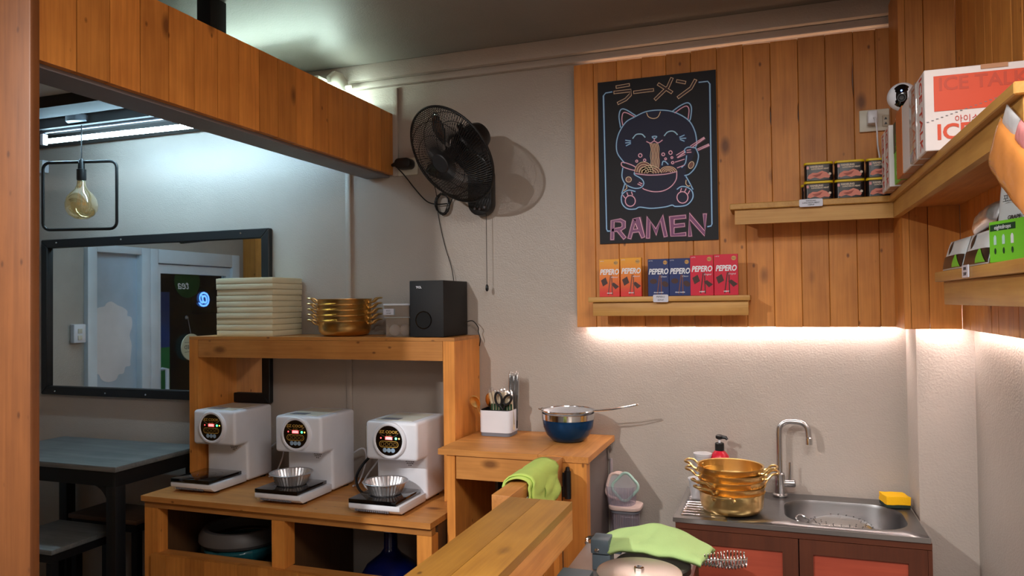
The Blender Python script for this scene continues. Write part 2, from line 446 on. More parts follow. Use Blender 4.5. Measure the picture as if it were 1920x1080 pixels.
t3 = MB((-1.709, 0, 0)).box(-1.722, -1.697, -0.012, 0, 0.6, 2.10).bevel(0.003).build('cable_trunking', m_wall)
tag(t3, 'narrow painted cable trunking running down the wall beneath the beam', 'cable trunking', 'painted trunking on the back wall')
t4 = MB((-1.479, 0, 2.0)).box(-1.491, -1.467, -0.014, 0, 2.03, 2.40).bevel(0.003).build('cable_trunking', m_wall)
tag(t4, 'short painted trunking rising above the plank beam end beside the fan', 'cable trunking', 'painted trunking on the back wall')

# ------------------------------------------------------------------ plank cladding around poster and shelves
PT, PB = 2.389, 1.405
clad = thing('plank_cladding', 'stained pine plank cladding behind the poster and shelves', 'wall cladding', (-0.15, -0.04, PB))
xs = [-0.701, -0.626, -0.538, -0.446, -0.358, -0.271, -0.181, -0.092, -0.003, 0.086, 0.172, 0.258, 0.325, 0.386]
waney = {7: (2.10, 2.17, 0.0030), 8: (2.10, 2.17, 0.0026), 10: (2.16, 2.32, 0.0048)}
for i in range(13):
    x0, x1 = xs[i] + 0.0005, xs[i + 1] - 0.0005
    yy = -0.05 - random.uniform(0, 0.002)
    poly = [(x0, PB), (x1, PB + random.uniform(-.001, .001))]
    k = i
    if k in waney:
        a, c, d = waney[k]; poly += [(x1, a), (x1 - d, (a + c) / 2 - .02), (x1 - d * .8, (a + c) / 2 + .02), (x1, c)]
    poly += [(x1, PT + random.uniform(-.003, .003)), (x0, PT)]
    MB(clad).prism(poly, yy, -0.03, XZ).bevel(.0016, 1, 1.2).build('plank', w_plank, clad, smooth=False)
for i in range(1, 13):
    for z0_, z1_ in (((PB, waney[i - 1][0]), (waney[i - 1][1], PT)) if (i - 1) in waney else ((PB + (.012 if i in (5, 9) else 0), PT),)):
        MB(clad).box(xs[i] - .010, xs[i] + .010, -0.0295, -0.0275, z0_, z1_).build('joint_light_stop', m_dark, clad, smooth=False)  # added backing, keeps strip light from leaking through the plank joints
MB(clad).box(-0.700, -0.675, -0.030, -0.001, PB + 0.03, PT - 0.03).build('batten', w_plank, clad)  # unseen batten, added to stop strip light leaking at the left edge
pil = thing('plank_cladding', 'stained pine planks boxing in the corner pillar', 'wall cladding', (0.45, -0.22, PB))
MB(pil).box(0.3665, 0.3845, -0.236, -0.052, PB, 2.46).build('plank', w_plank, pil, smooth=False)
for x0, x1 in ((0.3855, 0.434), (0.4355, 0.519)):
    MB(pil).box(x0, x1, -0.238, -0.215, PB, 2.46).bevel(.0014, 1, 1.2).build('plank', w_plank, pil, smooth=False)
rgtc = thing('plank_cladding', 'stained pine plank cladding on the right side wall', 'wall cladding', (0.53, -0.9, PB))
yy = -0.241
while yy > -2.2:
    wd = random.choice((0.062, 0.078, 0.085)) if yy < -0.3 else 0.09
    MB(rgtc).box(0.520 - random.uniform(0, .002), 0.540, yy - wd + 0.0003, yy, PB, 2.46).bevel(.0014, 1, 1.2).build('plank', w_plank, rgtc, smooth=False)
    yy -= wd
# light strips hidden behind the cladding
def strip(loc, box, m, label):
    o = MB(loc).box(*box).build('light_strip', m); tag(o, label, 'light strip', 'light strips behind the cladding'); return o
strip((-.15, -.018, 1.41), (-0.66, 0.38, -0.026, -0.012, 1.409, 1.414), e_led, 'bright strip light under the bottom edge of the back wall planks')
strip((.46, -.2, 1.41), (0.41, 0.515, -0.212, -0.195, 1.409, 1.414), e_led, 'short strip light under the planks of the corner pillar')
strip((.55, -.9, 1.41), (0.543, 0.556, -1.9, -0.26, 1.409, 1.414), e_led, 'strip light under the planks of the right side wall')
strip((-.15, -.018, 2.37), (-0.66, 0.36, -0.026, -0.012, 2.366, 2.371), e_ledw, 'warm strip light behind the top edge of the back wall planks')
strip((.46, -.2, 2.44), (0.38, 0.515, -0.208, -0.195, 2.440, 2.445), emit('led_strip_amber', (1.0, 0.62, 0.36, 1), 16), 'warm strip light behind the top of the corner pillar planks')

# ------------------------------------------------------------------ header beam and post
beam = thing('plank_beam', 'long plank-faced beam crossing overhead to the back wall', 'beam', (-1.55, -0.8, 2.037))
ys = [-1.60, -1.497, -1.407, -1.317, -1.225, -1.134, -1.043, -0.954, -0.861, -0.771, -0.675, -0.578, -0.488, -0.391, -0.295, -0.205, -0.113, -0.004]
for a, c in zip(ys, ys[1:]):
    MB(beam).box(-1.510, -1.490 + random.uniform(0, .0015), a + 0.0016, c - 0.0016, 2.036 + random.uniform(0, .002), 2.291).build('plank', w_plank, beam, smooth=False)
MB(beam).box(-1.600, -1.511, -1.60, -0.004, 2.040, 2.285).build('core', w_y, beam)
MB(beam).box(-1.618, -1.5115, -1.60, -0.004, 2.028, 2.039).build('underside_board', mat('grey_soffit', S(120, 116, 120), 0.5), beam)
MB(beam).box(-1.618, -1.602, -1.60, -0.004, 2.040, 2.285).build('rear_board', w_y, beam)
post = thing('wooden_post', 'broad pine post at the left edge carrying the beam', 'post', (-1.6, -1.66, 0))
b = MB(post).box(-1.86, -1.468, -1.625, -1.602, 0, 2.5).bevel(0.004); b.build('front_board', w_post, post)
MB(post).box(-1.84, -1.66, -1.60, -1.50, 0, 2.03).build('core', w_post, post)

# ------------------------------------------------------------------ dining side: mezzanine ceiling, tube, pendant
mez = thing('mezzanine_ceiling', 'low ceiling of dark joists and pale boards over the dining corner', 'ceiling', (-2.6, -0.8, 2.34))
for k, (y0, y1) in enumerate(((-0.16, -0.08), (-0.37, -0.27), (-0.62, -0.50), (-1.0, -0.88), (-1.3, -1.18))):
    MB(mez).box(XL + .002, -1.625, y0, y1, 2.29, 2.335).build('joist', m_dark, mez)
for y0, y1 in ((-0.30, -0.005), (-0.60, -0.302), (-0.90, -0.602), (-1.25, -0.902), (-1.6, -1.252)):
    MB(mez).box(XL + .002, -1.625, y0, y1, 2.336, 2.346).build('board', w_board, mez)
bp = MB((-1.72, -0.80, 2.35)).box(-1.745, -1.69, -0.845, -0.77, 2.347, 2.499).bevel(0.003).build('steel_post', m_blackm)
tag(bp, 'short black steel post between the beam and the ceiling', 'post')
tl = thing('tube_light', 'glowing cool white tube light under the low dining ceiling', 'tube light', (-2.5, -0.34, 2.29))
MB(tl).box(-3.08, -1.92, -0.346, -0.334, 2.278, 2.2895).bevel(0.002).build('housing', m_grey, tl)
b = MB(tl).tube([(-3.05, -0.34, 2.242), (-1.95, -0.34, 2.236)], 0.0105, 12); b.build('tube', e_tube, tl)
for x in (-3.06, -1.94):
    MB(tl).box(x - .010, x + .010, -0.352, -0.328, 2.226, 2.2755).bevel(.003).build('lamp_holder', m_white, tl)
tl2 = thing('tube_light', 'octagonal end of a tube light above the plank beam', 'tube light', (-2.0, -0.07, 2.40))
b = MB(tl2).prism([(-0.195, 2.420), (-0.188, 2.395), (-0.10, 2.388), (-0.06, 2.395), (-0.058, 2.43), (-0.10, 2.458), (-0.155, 2.452)], -1.69, -1.672, lambda a, z, d: (d, a, z)); b.bevel(0.003).build('end_cap', m_offw, tl2)
MB(tl2).box(-2.35, -1.70, -0.235, -0.057, 2.402, 2.414).build('housing', m_offw, tl2)  # made extra wide to shade the ceiling from the tube
MB(tl2).tube([(-2.33, -0.15, 2.360), (-1.658, -0.15, 2.360)], 0.013, 12).build('tube', e_tube2, tl2)
MB(tl2).lathe([(0.010, 0), (0.010, 0.022), (0.006, 0.03)], (-1.672, -0.075, 2.405), 12, axes((0, 1, 0), (0, 0, 1))).build('screw_knob', m_offw, tl2)

pd = thing('pendant_lamp', 'black square-frame pendant lamp with amber globe bulb', 'pendant lamp', (-2.82, -0.354, 2.33))
px, py = -2.82, -0.354
MB(pd).lathe([(0.056, 2.329), (0.060, 2.325), (0.060, 2.303), (0.056, 2.299)], (px, py, 0), 28).build('canopy', mat('canopy_grey', S(74, 78, 84), 0.4), pd)
MB(pd).tube([(px, py, 2.30), (px, py, 2.13)], 0.0025, 6).build('cord', m_blackm, pd)
MB(pd).lathe([(0.006, 2.145), (0.012, 2.135), (0.014, 2.10), (0.019, 2.098), (0.019, 2.055), (0.017, 2.05)], (px, py, 0), 20).build('lamp_socket', m_blackm, pd)
FR = axes((0.965, 0.262, 0), (0, 0, 1))
fr = [Vector((px, py, 1.985)) + FR @ Vector((a - 0.008, c, 0)) for a, c in rrect(0.335, 0.292, 0.03, 5)]
MB(pd).tube(fr, 0.0065, 8, closed=True).build('square_frame', m_blackm, pd)
MB(pd).lathe([(0.016, 2.052), (0.018, 2.03), (0.026, 2.012), (0.044, 1.994), (0.057, 1.975), (0.064, 1.948), (0.061, 1.922), (0.048, 1.900), (0.026, 1.886), (0.0, 1.882)], (px, py, 0), 28).build('globe_bulb', c_amber, pd)
b = MB(pd)
for k in range(6):
    t = k * PI / 3
    b.tube([(px + .008 * math.cos(t), py + .008 * math.sin(t), 2.03), (px + .016 * math.cos(t), py + .016 * math.sin(t), 1.945)], 0.0012, 5)
b.build('filament', mat('filament', S(220, 150, 60), 0.4), pd)
sw = thing('junction_box', 'small white junction box high in the corner by the pendant', 'junction box', (-3.48, 0, 2.18))
MB(sw).box(-3.50, -3.455, -0.035, 0, 2.183, 2.246).bevel(0.004).build('box', m_white, sw)
MB(sw).box(-3.496, -3.459, -0.038, -0.0352, 2.188, 2.241).bevel(0.001).build('cover', m_offw, sw)

# mirror on the back wall
mi = thing('wall_mirror', 'wide black-framed mirror hanging on the dining wall', 'mirror', (-2.79, -0.01, 1.07))
x0, x1, z0, z1 = -3.475, -2.100, 1.070, 1.842
MB(mi).box(x0 + .04, x1 - .04, -0.012, -0.002, z0 + .04, z1 - .04).build('mirror_glass', m_mirror, mi, smooth=False)
MB(mi).prism([(x0, z1), (x1, z1), (x1 - .042, z1 - .042), (x0 + .042, z1 - .042)], -0.03, -0.002, XZ).bevel(.003, 1).build('frame_rail', m_blackm, mi)
MB(mi).prism([(x0, z0), (x0 + .042, z0 + .042), (x1 - .042, z0 + .042), (x1, z0)], -0.03, -0.002, XZ).bevel(.003, 1).build('frame_rail', m_blackm, mi)
MB(mi).prism([(x0, z0), (x0, z1), (x0 + .042, z1 - .042), (x0 + .042, z0 + .042)], -0.03, -0.002, XZ).bevel(.003, 1).build('frame_stile', m_blackm, mi)
MB(mi).prism([(x1, z0), (x1 - .042, z0 + .042), (x1 - .042, z1 - .042), (x1, z1)], -0.03, -0.002, XZ).bevel(.003, 1).build('frame_stile', m_blackm, mi)
for x, z in ((-3.37, 1.825), (-2.95, 1.825), (-2.25, 1.825), (-3.38, 1.087), (-3.05, 1.087), (-2.8, 1.087)):
    MB(mi).lathe([(0.005, 0), (0.004, 0.002)], (x, -0.03, z), 8, axes((1, 0, 0), (0, 0, 1))).build('screw_head', m_steel, mi)

# ------------------------------------------------------------------ the shop front on the left wall (seen in the mirror)
win = MB((XL, -0.5, 0.0))
for bx in ((-0.36, -0.30, 0, 1.85), (-0.73, -0.665, 0, 1.85)): win.box(XL - .06, XL + .03, bx[0], bx[1], bx[2], bx[3])
win.box(XL - .06, XL + .03, -0.665, -0.36, 1.808, 1.85); win.box(XL - .06, XL + .03, -0.665, -0.36, 0, 0.08)
wo = win.bevel(.004).build('window_1', m_alframe, None, kind='structure')
MB(wo).box(XL - .02, XL - .012, -0.665, -0.36, 0.08, 1.808).build('pane', m_frost, wo)
blob = [(p[0], p[1]) for p in spline([(a, c, 0) for a, c in [(-0.4856, 1.5332), (-0.5307, 1.5114), (-0.5635, 1.5003), (-0.5968, 1.478), (-0.5967, 1.4506), (-0.6264, 1.439), (-0.6304, 1.3892), (-0.6126, 1.3348), (-0.6273, 1.2791), (-0.6176, 1.1917), (-0.6161, 1.1589), (-0.5826, 1.154), (-0.5692, 1.1193), (-0.5363, 1.1148), (-0.5167, 1.0866), (-0.4655, 1.0791), (-0.4217, 1.0963), (-0.4032, 1.1275), (-0.3727, 1.1376), (-0.3667, 1.1621), (-0.3343, 1.1701), (-0.3367, 1.2338), (-0.35, 1.295), (-0.3381, 1.3577), (-0.3406, 1.43), (-0.3793, 1.453), (-0.3793, 1.4844), (-0.4039, 1.4998), (-0.4412, 1.5068), (-0.4538, 1.5226)]], 3, True)]
MB(wo).prism(blob, XL - .0115, XL - .010, YZ).build('frosted_decal', m_frost2, wo)
do = MB((XL, -1.1, 0))
for bx in ((-1.512, -1.44, 0, 1.85), (-0.79, -0.731, 0, 1.85)): do.box(XL - .06, XL + .03, *bx)
do.box(XL - .06, XL + .03, -1.44, -0.79, 1.765, 1.85)
dr = do.bevel(.004).build('door_1', m_alframe, None, kind='structure')
b = MB(dr)
b.box(XL - .03, XL + .01, -1.438, -1.40, 0.02, 1.76); b.box(XL - .03, XL + .01, -0.825, -0.792, 0.02, 1.76); b.box(XL - .03, XL + .01, -1.40, -0.825, 1.705, 1.76); b.box(XL - .03, XL + .01, -1.40, -0.825, 0.02, 0.15)
b.build('leaf_frame', m_alframe, dr)
MB(dr).box(XL - .012, XL - .006, -1.40, -0.825, 0.15, 1.705).build('pane', c_glass, dr)
MB(dr).tube([(XL + .01, -0.835, 0.96), (XL + .05, -0.835, 0.96), (XL + .05, -0.835, 1.12), (XL + .01, -0.835, 1.12)], 0.012, 8).build('door_handle', m_alframe, dr)
cs = thing('closed_sign', 'cream oval sign hung on the glass door by a cord', 'sign', (XL + .012, -1.045, 1.24))
MB(cs).prism(ell(-1.07, 1.24, 0.085, 0.085, n=32), XL + .012, XL + .018, YZ).build('sign_board', m_cream, cs)
text('lettering', 'CLOSED', 0.034, m_print_dk, cs, (XL + .0185, -1.07, 1.24), axes((0, 1, 0), (0, 0, 1)))
b = MB(cs)
for z in (1.27, 1.21): b.box(XL + .018, XL + .0184, -1.13, -1.01, z, z + .002)
b.build('printed_lines', m_print_dk, cs)
MB(cs).tube([(XL + .014, -1.07, 1.32), (XL + .006, -1.05, 1.43)], 0.0015, 5).build('cord', m_grey, cs)
MB(cs).lathe([(0.012, 0), (0.008, 0.008)], (XL - .004, -1.05, 1.43), 12, axes((0, 1, 0), (0, 0, 1))).build('suction_hook', c_clear, cs)
tea = thing('tea_decal', 'round dark green decal with white lettering on the door glass', 'decal', (XL, -1.06, 1.68))
MB(tea).prism(ell(-1.06, 1.66, 0.11, 0.105, n=32), XL - .0055, XL - .005, YZ).build('disc', m_dkgreen, tea)
text('lettering', 'tea', 0.08, m_white, tea, (XL - .0045, -1.03, 1.635), axes((0, 1, 0), (0, 0, 1)), shear=0.3)
at = thing('neon_sign', 'blue neon at-sign glowing in the street outside', 'sign', (-3.95, -1.63, 1.5))
text('lettering', '@', 0.11, e_blue, at, (-3.93, -1.63, 1.555), axes((0, 1, 0), (0, 0, 1)), bold=0.003)
MB(at).box(-3.945, -3.94, -1.78, -1.52, 1.45, 1.64).build('backing', m_gloss, at)
sb = thing('street_board', 'blue and green painted board standing outside the door', 'sign', (-3.9, -1.15, 0))
MB(sb).box(-3.92, -3.90, -1.27, -1.02, 1.225, 1.60).build('blue_panel', mat('blue_paint', S(58, 92, 170), 0.5), sb)
MB(sb).box(-3.92, -3.90, -1.27, -1.02, 0.0, 1.225).build('green_panel', mat('green_paint', S(70, 168, 96), 0.5), sb)
so = MB((-5.2, -1.2, 0)).box(-5.25, -5.2, -4, 1.5, 0, 3).build('wall_outside', mat('night_street', S(44, 54, 66), 0.7), None, kind='structure')
s2 = thing('light_switch', 'white switch box on the left wall reflected in the mirror', 'switch', (XL, -0.255, 1.36))
MB(s2).box(XL, XL + .03, -0.288, -0.215, 1.312, 1.412).bevel(.004).build('box', m_white, s2)
for z in (1.34, 1.375): MB(s2).box(XL + .03, XL + .034, -0.262, -0.238, z - .012, z + .012).bevel(.001).build('rocker', m_offw, s2)
pw = thing('plank_partition', 'pine plank partition closing off the dining corner, reflected in the mirror', 'partition', (-2.7, -1.59, 0))
xx = XL + .004
while xx < -1.88:
    xe = min(xx + random.choice((.085, .095, .105)), -1.866)
    MB(pw).box(xx + .001, xe - .001, -1.60, -1.578, 0, 2.285).build('plank', w_plank, pw, smooth=False); xx = xe
MB(pw).box(XL + .004, -1.866, -1.618, -1.601, 0, 2.285).build('backing', m_dark, pw)

# ------------------------------------------------------------------ dining furniture
dt = thing('dining_table', 'dining table with grey plank top and black steel frame', 'table', (-2.85, -0.28, 0))
MB(dt).box(-3.30, -2.455, -0.515, -0.045, 0.850, 0.872).bevel(.003).build('tabletop', w_grey, dt)
b = MB(dt); b.box(-3.29, -2.465, -0.505, -0.475, 0.79, 0.849); b.box(-2.495, -2.465, -0.475, -0.06, 0.79, 0.849); b.box(-3.29, -2.465, -0.06, -0.03, 0.79, 0.849)
b.build('frame', m_blackm, dt)
for x, y in ((-2.49, -0.48), (-2.49, -0.06), (-3.26, -0.48), (-3.26, -0.06)):
    MB(dt).box(x - .025, x + .025, y - .025, y + .025, 0, 0.79).bevel(.003).build('leg', m_blackm, dt)
arc = [(-2.515, 0.79)] + [(-2.515 - .09 + .09 * math.cos(t), 0.70 + .09 * math.sin(t)) for t in [k * PI / 16 for k in range(0, 9)]] 
MB(dt).prism(arc, -0.495, -0.485, XZ).build('corner_bracket', m_blackm, dt)
def stool(label, x0, x1, y0, y1, z, mt):
    s = thing('stool', label, 'stool', ((x0 + x1) / 2, (y0 + y1) / 2, 0), 'stools at the dining table')
    MB(s).box(x0, x1, y0, y1, z - .02, z).bevel(.003).build('seat', mt, s)
    b = MB(s); b.box(x0 + .01, x1 - .01, y0 + .01, y0 + .03, z - .055, z - .021); b.box(x0 + .01, x1 - .01, y1 - .03, y1 - .01, z - .055, z - .021); b.box(x1 - .03, x1 - .01, y0 + .03, y1 - .03, z - .055, z - .021)
    b.build('frame', m_blackm, s)
    for x in (x0 + .025, x1 - .025):
        for y in (y0 + .025, y1 - .025): MB(s).box(x - .015, x + .015, y - .015, y + .015, 0, z - .056).build('leg', m_blackm, s)
    return s
stool('low stool with grey plank seat, in front of the dining table', -3.05, -2.69, -0.60, -0.27, 0.55, w_grey)
stool('low stool with dark brown seat, pushed under the dining table', -3.02, -2.62, -0.255, -0.045, 0.575, w_brown)

# ------------------------------------------------------------------ cooker stand and rack
st = thing('cooker_stand', 'low pine stand with open compartments under the three cookers', 'counter', (-1.71, -0.25, 0))
X0, X1, YF, ZT = -2.327, -1.095, -0.495, 0.77
for a, c in ((-0.51, -0.36), (-0.359, -0.18), (-0.179, -0.005)):
    MB(st).box(X0 - .004, X1 + .003, a, c, ZT - .02, ZT).build('top_plank', w_x, st)
MB(st).box(X0, X1, YF, YF + .03, ZT - .047, ZT - .021).build('front_rail', w_x, st)
for x0, x1 in ((X0, X0 + .065), (X1 - .055, X1)): MB(st).box(x0, x1, YF + (.0), YF + .05, 0, ZT - .048).build('leg', w_plank, st)
MB(st).box(-1.735, -1.68, YF, YF + .06, 0.552, ZT - .048).build('middle_post', w_plank, st)
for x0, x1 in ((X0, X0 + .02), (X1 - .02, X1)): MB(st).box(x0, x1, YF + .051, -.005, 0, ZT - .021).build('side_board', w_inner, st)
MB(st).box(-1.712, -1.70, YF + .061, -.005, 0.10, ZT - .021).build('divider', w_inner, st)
MB(st).box(X0 + .021, X1 - .021, YF + .05, -.005, 0.08, 0.10).build('bottom_board', w_x, st)
xx = X0 + .05
while xx < X1 - .05:
    wd = random.choice((0.075, 0.09, 0.1)); xe = min(xx + wd, X1 - .005)
    MB(st).box(xx + .0008, xe - .0008, YF - .022, YF - .002, 0.0, 0.553 + random.uniform(-.001, .001)).build('plank', w_plank, st); xx = xe
MB(st).box(X0 + .066, X1 - .056, YF - .001, YF + .049, 0.535, 0.551).build('lower_rail', w_x, st)

rk = thing('shelf_rack', 'tall pine rack spanning over the cookers, holding trays and speaker', 'shelf', (-1.73, -0.12, ZT))
for x0, x1 in ((-2.337, -2.292), (-1.161, -1.115)):
    MB(rk).box(x0, x1, -0.248, -0.004, ZT + .001, 1.3595).build('side_panel', w_plank, rk)
for a, c in ((-0.248, -0.121), (-0.120, -0.004)):
    MB(rk).box(-2.337, -1.115, a, c, 1.360, 1.373).build('top_board', mat('grey_worn_top', S(150, 140, 128), 0.45) if False else w_x, rk)
MB(rk).box(-2.290, -1.163, -0.248, -0.225, 1.287, 1.359).build('apron', w_x, rk)

# trash bin and jug in the compartments
tb = thing('trash_bin', 'grey rimmed bin with teal liner in the left compartment', 'bin', (-2.06, -0.24, 0.10))
MB(tb).lathe([(0.10, 0.102), (0.125, 0.52)], (-2.06, -0.26, 0), 28, cap=True).build('body', m_bin, tb)
b = MB(tb).lathe([(0.146, 0.50), (0.150, 0.535), (0.140, 0.552)], (-2.06, -0.26, 0), 40, cap=False, rad=lambda i, t, r, z: r + .004 * math.sin(9 * t) + .003 * math.sin(17 * t)); b.build('liner_bag', m_bag, tb, solid=.001)
MB(tb).lathe([(0.155, 0.552), (0.165, 0.565), (0.163, 0.59), (0.148, 0.612), (0.13, 0.612), (0.128, 0.57), (0.155, 0.552)], (-2.06, -0.26, 0), 36, cap=False).build('rim', m_bin, tb)
jg = thing('water_jug', 'large blue water jug in the right compartment', 'jug', (-1.385, -0.25, 0.10))
MB(jg).lathe([(0.11, 0.101), (0.13, 0.12), (0.13, 0.42), (0.125, 0.46), (0.09, 0.52), (0.04, 0.56), (0.026, 0.58), (0.025, 0.64), (0.03, 0.645), (0.03, 0.655), (0.0, 0.657)], (-1.385, -0.25, 0), 36).build('bottle', m_water, jg)
MB(jg).lathe([(0.030, 0.646), (0.032, 0.648), (0.032, 0.668), (0.0, 0.670)], (-1.385, -0.25, 0), 24).build('cap', m_white, jg)

# ------------------------------------------------------------------ noodle cookers
def cooker(label, x, y):
    c = thing('noodle_cooker', label, 'cooker', (x, y, ZT), 'white noodle cookers on the stand')
    P = lambda a, bb, d: (x + d, y + a, ZT + bb)
    b = MB(c)
    for sx in (-.08, .08):
        for yy in (.05, .33): b.lathe([(0.012, 0.0005), (0.012, 0.009)], (x + sx, y + yy, ZT), 12)
    b.build('feet', m_black, c)
    b = MB(c).prism([(.018, .009), (0.0, .022), (0.0, .0385), (.204, .0385), (.204, .009)], -.1, .1, P); b.bevel(.003).build('base_tray', m_white, c)
    MB(c).box(x - .1, x + .086, y + .001, y + .19, ZT + .039, ZT + .0535).bevel(.002).build('hob_glass', m_gloss, c)
    b = MB(c)
    for r in (.062, .036): b.ribbon(ell(0, 0, r, r, n=36), .0012, lambda a, d: (x - .008 + a, y + .095 + d, ZT + .0538), closed=True)
    b.build('hob_rings', m_grey, c)
    b = MB(c).prism([(.127, .165), (.127, .305), (.365, .305), (.365, .009), (.206, .009), (.206, .165)], -.105, .105, P); b.bevel(.013, 4).build('body', m_white, c)
    MB(c).box(x - .075, x + .075, y + .15, y + .33, ZT + .3045, ZT + .3065).bevel(.0015, 1).build('top_lid', m_offw, c)
    MB(c).box(x - .06, x + .01, y + .16, y + .20, ZT + .3067, ZT + .3075).build('sticker', m_grey, c)
    D = axes((1, 0, 0), (0, 0, 1))
    zc = .238
    MB(c).lathe([(.066, -.002), (.066, .008), (.062, .013), (.056, .013), (.053, .010)], (x - .003, y + .127, ZT + zc), 40, D, cap=False).build('dial_ring', m_white, c)
    dd = MB(c).lathe([(.056, 0.0), (.056, .0105), (0, .0105)], (x - .003, y + .127, ZT + zc), 40, D).build('control_panel', m_gloss, c)
    yf = y + .1160
    F = lambda a, bb: (x - .003 + a, yf, ZT + zc + bb)
    def flat(nm, mt, polys, off=0):
        b = MB(c)
        for pl in polys: b.poly(pl, lambda a, bb: (x - .003 + a, yf - off, ZT + zc + bb))
        return b.build(nm, mt, dd, smooth=False)
    b = MB(c); b.ribbon(ell(0, .068, .056, .056, 222, 318, 20), .003, F); b.build('arc_line', m_steel, dd)
    gold = bpy.data.materials.get('gold_print') or mat('gold_print', S(190, 150, 70), 0.4)
    text('lettering', 'EZ COOK', .0145, gold, dd, (x - .003, yf, ZT + zc + .031), sx=1.15, bold=.0004)
    text('lettering', 'EC-3500', .006, gold, dd, (x - .003, yf, ZT + zc + .0195))
    flat('display', e_red, [[(-.0145, .0035), (.0145, .0035), (.0145, .015), (-.0145, .015)]])
    text('digits', '0000', .012, e_wt, dd, (x - .003, yf - .0006, ZT + zc + .0092), bold=.0003)
    flat('red_lamp', e_red, [ell(-.032, .009, .003, .003, n=10)]); flat('green_lamp', e_green, [ell(.029, .009, .0045, .0045, n=12)]); flat('amber_lamp', e_amber, [ell(.0415, .009, .0028, .0028, n=10)])
    b = MB(c); b.ribbon([(p[0], p[1] - .0125) for p in rrect(.076, .021, .0104, 5)], .0024, F, closed=True)
    for k in range(4): b.ribbon(ell(-.0255 + .017 * k, -.0125, .0062, .0062, n=14), .0009, F, closed=True)
    b.build('button_row', gold, dd)
    pb = bpy.data.materials.get('pale_button') or mat('pale_button', S(150, 176, 200), 0.3)
    flat('pale_buttons', pb, [[(p[0] * 1 - .0165 + .0165 * k, p[1] - .034) for p in ell(0, 0, .0083, .0083, n=14)] for k in range(3)])
    b = MB(c)
    for r_, n_ in ((0, 4), (1, 5), (2, 4), (3, 2)):
        for k in range(n_): b.lathe([(.0022, 0), (.0022, .0008)], (x + .035 + (k - (n_ - 1) / 2) * .0075, y + .2058, ZT + .155 - r_ * .007), 6, D)
    for k in (-.004, .004): b.box(x + .0 + k - .002, x + k + .002, y + .2050, y + .2062, ZT + .150, ZT + .158)
    b.build('vent_holes', m_black, c)
    b = MB(c)
    for k in range(18): b.box(x - .075 + k * .0075, x - .0715 + k * .0075, y + .003 - .0012, y + .011, ZT + .013, ZT + .0205)
    b.build('base_slots', m_grey, c)
    pts = spline([(x - .02, y + .364, ZT + .05), (x + .0, y + .40, ZT + .06), (x + .12, y + .39, ZT + .14), (x + .135, y + .40, ZT + .09), (x + .125, y + .36, ZT + .01), (x + .128, y + .31, ZT + .006)], 6)
    MB(c).tube(pts, .0035, 6).build('power_cord', m_white, c)
    return c
cooker('white noodle cooker at left of the stand, its black hob empty', -2.163, -0.43)
cooker('white noodle cooker in the middle of the stand, foil bowl on its hob', -1.730, -0.47)
cooker('white noodle cooker at right end of the stand, foil bowl on its hob', -1.317, -0.491)
cb = thing('cable_bundle', 'black looped cable lying between middle and right cookers', 'cable', (-1.5, -0.2, ZT))
MB(cb).tube(spline([(-1.46, -.02, .93), (-1.53, -.12, .90), (-1.56, -.20, .83), (-1.50, -.26, .782), (-1.44, -.22, .778), (-1.50, -.14, .80), (-1.44, -.10, .86)], 8), .0055, 7).build('cable', m_black, cb)
MB(cb).tube(spline([(-1.48, -.02, .94), (-1.52, -.10, .87), (-1.54, -.18, .80), (-1.48, -.22, .776)], 8), .0035, 6).build('white_cable', m_white, cb)
wo_ = thing('wall_outlet', 'white wall outlet low on the wall behind the cookers', 'outlet', (-1.58, 0, .95))
MB(wo_).box(-1.63, -1.55, -.012, 0, .90, .99).bevel(.003).build('plate', m_offw, wo_)
MB(wo_).box(-1.60, -1.57, -.04, -.0125, .93, .965).bevel(.003).build('plug', m_white, wo_)

def foil(label, x, y, z):
    r = thing('foil_bowl', label, 'bowl', (x, y, z), 'foil bowls on the cookers')
    fl = lambda i, t, rr, zz: rr * (1 + (0.022 * math.sin(34 * t) if 1 <= i <= 4 else 0))
    MB(r).lathe([(0.0, .0005), (.050, .0005), (.056, .006), (.070, .040), (.072, .046)], (x, y, z), 136, cap=False, rad=fl).build('bowl', m_foil, r, smooth=False, solid=.0008)
    MB(r).lathe([(.0715, .046), (.080, .0475), (.082, .0455), (.080, .0440)], (x, y, z), 48, cap=False, rad=lambda i, t, rr, zz: rr * (1 + .012 * math.cos(3 * t + 1) * (i > 0))).build('rolled_rim', m_foil, r)
    return r
foil('crimped foil bowl on the middle cooker', -1.735, -0.375, ZT + .0536)
foil('crimped foil bowl on the right cooker', -1.322, -0.396, ZT + .0536)

# ------------------------------------------------------------------ on the rack
ZR = 1.3735
n = 10; hh = .2435 / n
ordn = ['bottom', 'second', 'third', 'fourth', 'fifth', 'sixth', 'seventh', 'eighth', 'ninth']
b = MB((-2.087, -.105, ZR)); b.box(-2.228, -1.945, -.208, -.008, ZR + .0004, ZR + hh - .0016); b.box(-2.222, -1.951, -.202, -.014, ZR + hh - .0016, ZR + hh - .0002); 
tray = tag(b.bevel(.0022, 2).build('foam_tray', m_cream), 'bottom tray of the cream foam stack on the rack', 'tray', 'cream foam trays stacked on the rack')
for k in range(1, n):
    t = tray.copy(); C.objects.link(t); t.location = (-2.087 + random.uniform(-.0015, .0015), -.105 + random.uniform(-.001, .001), ZR + k * hh)
    t['label'] = (ordn[k] + ' tray from the bottom of the cream foam stack') if k < n - 1 else 'topmost tray of the cream foam stack, with a wider lid'
    if k >= n - 2: t.scale = (1.012, 1.012, 1)

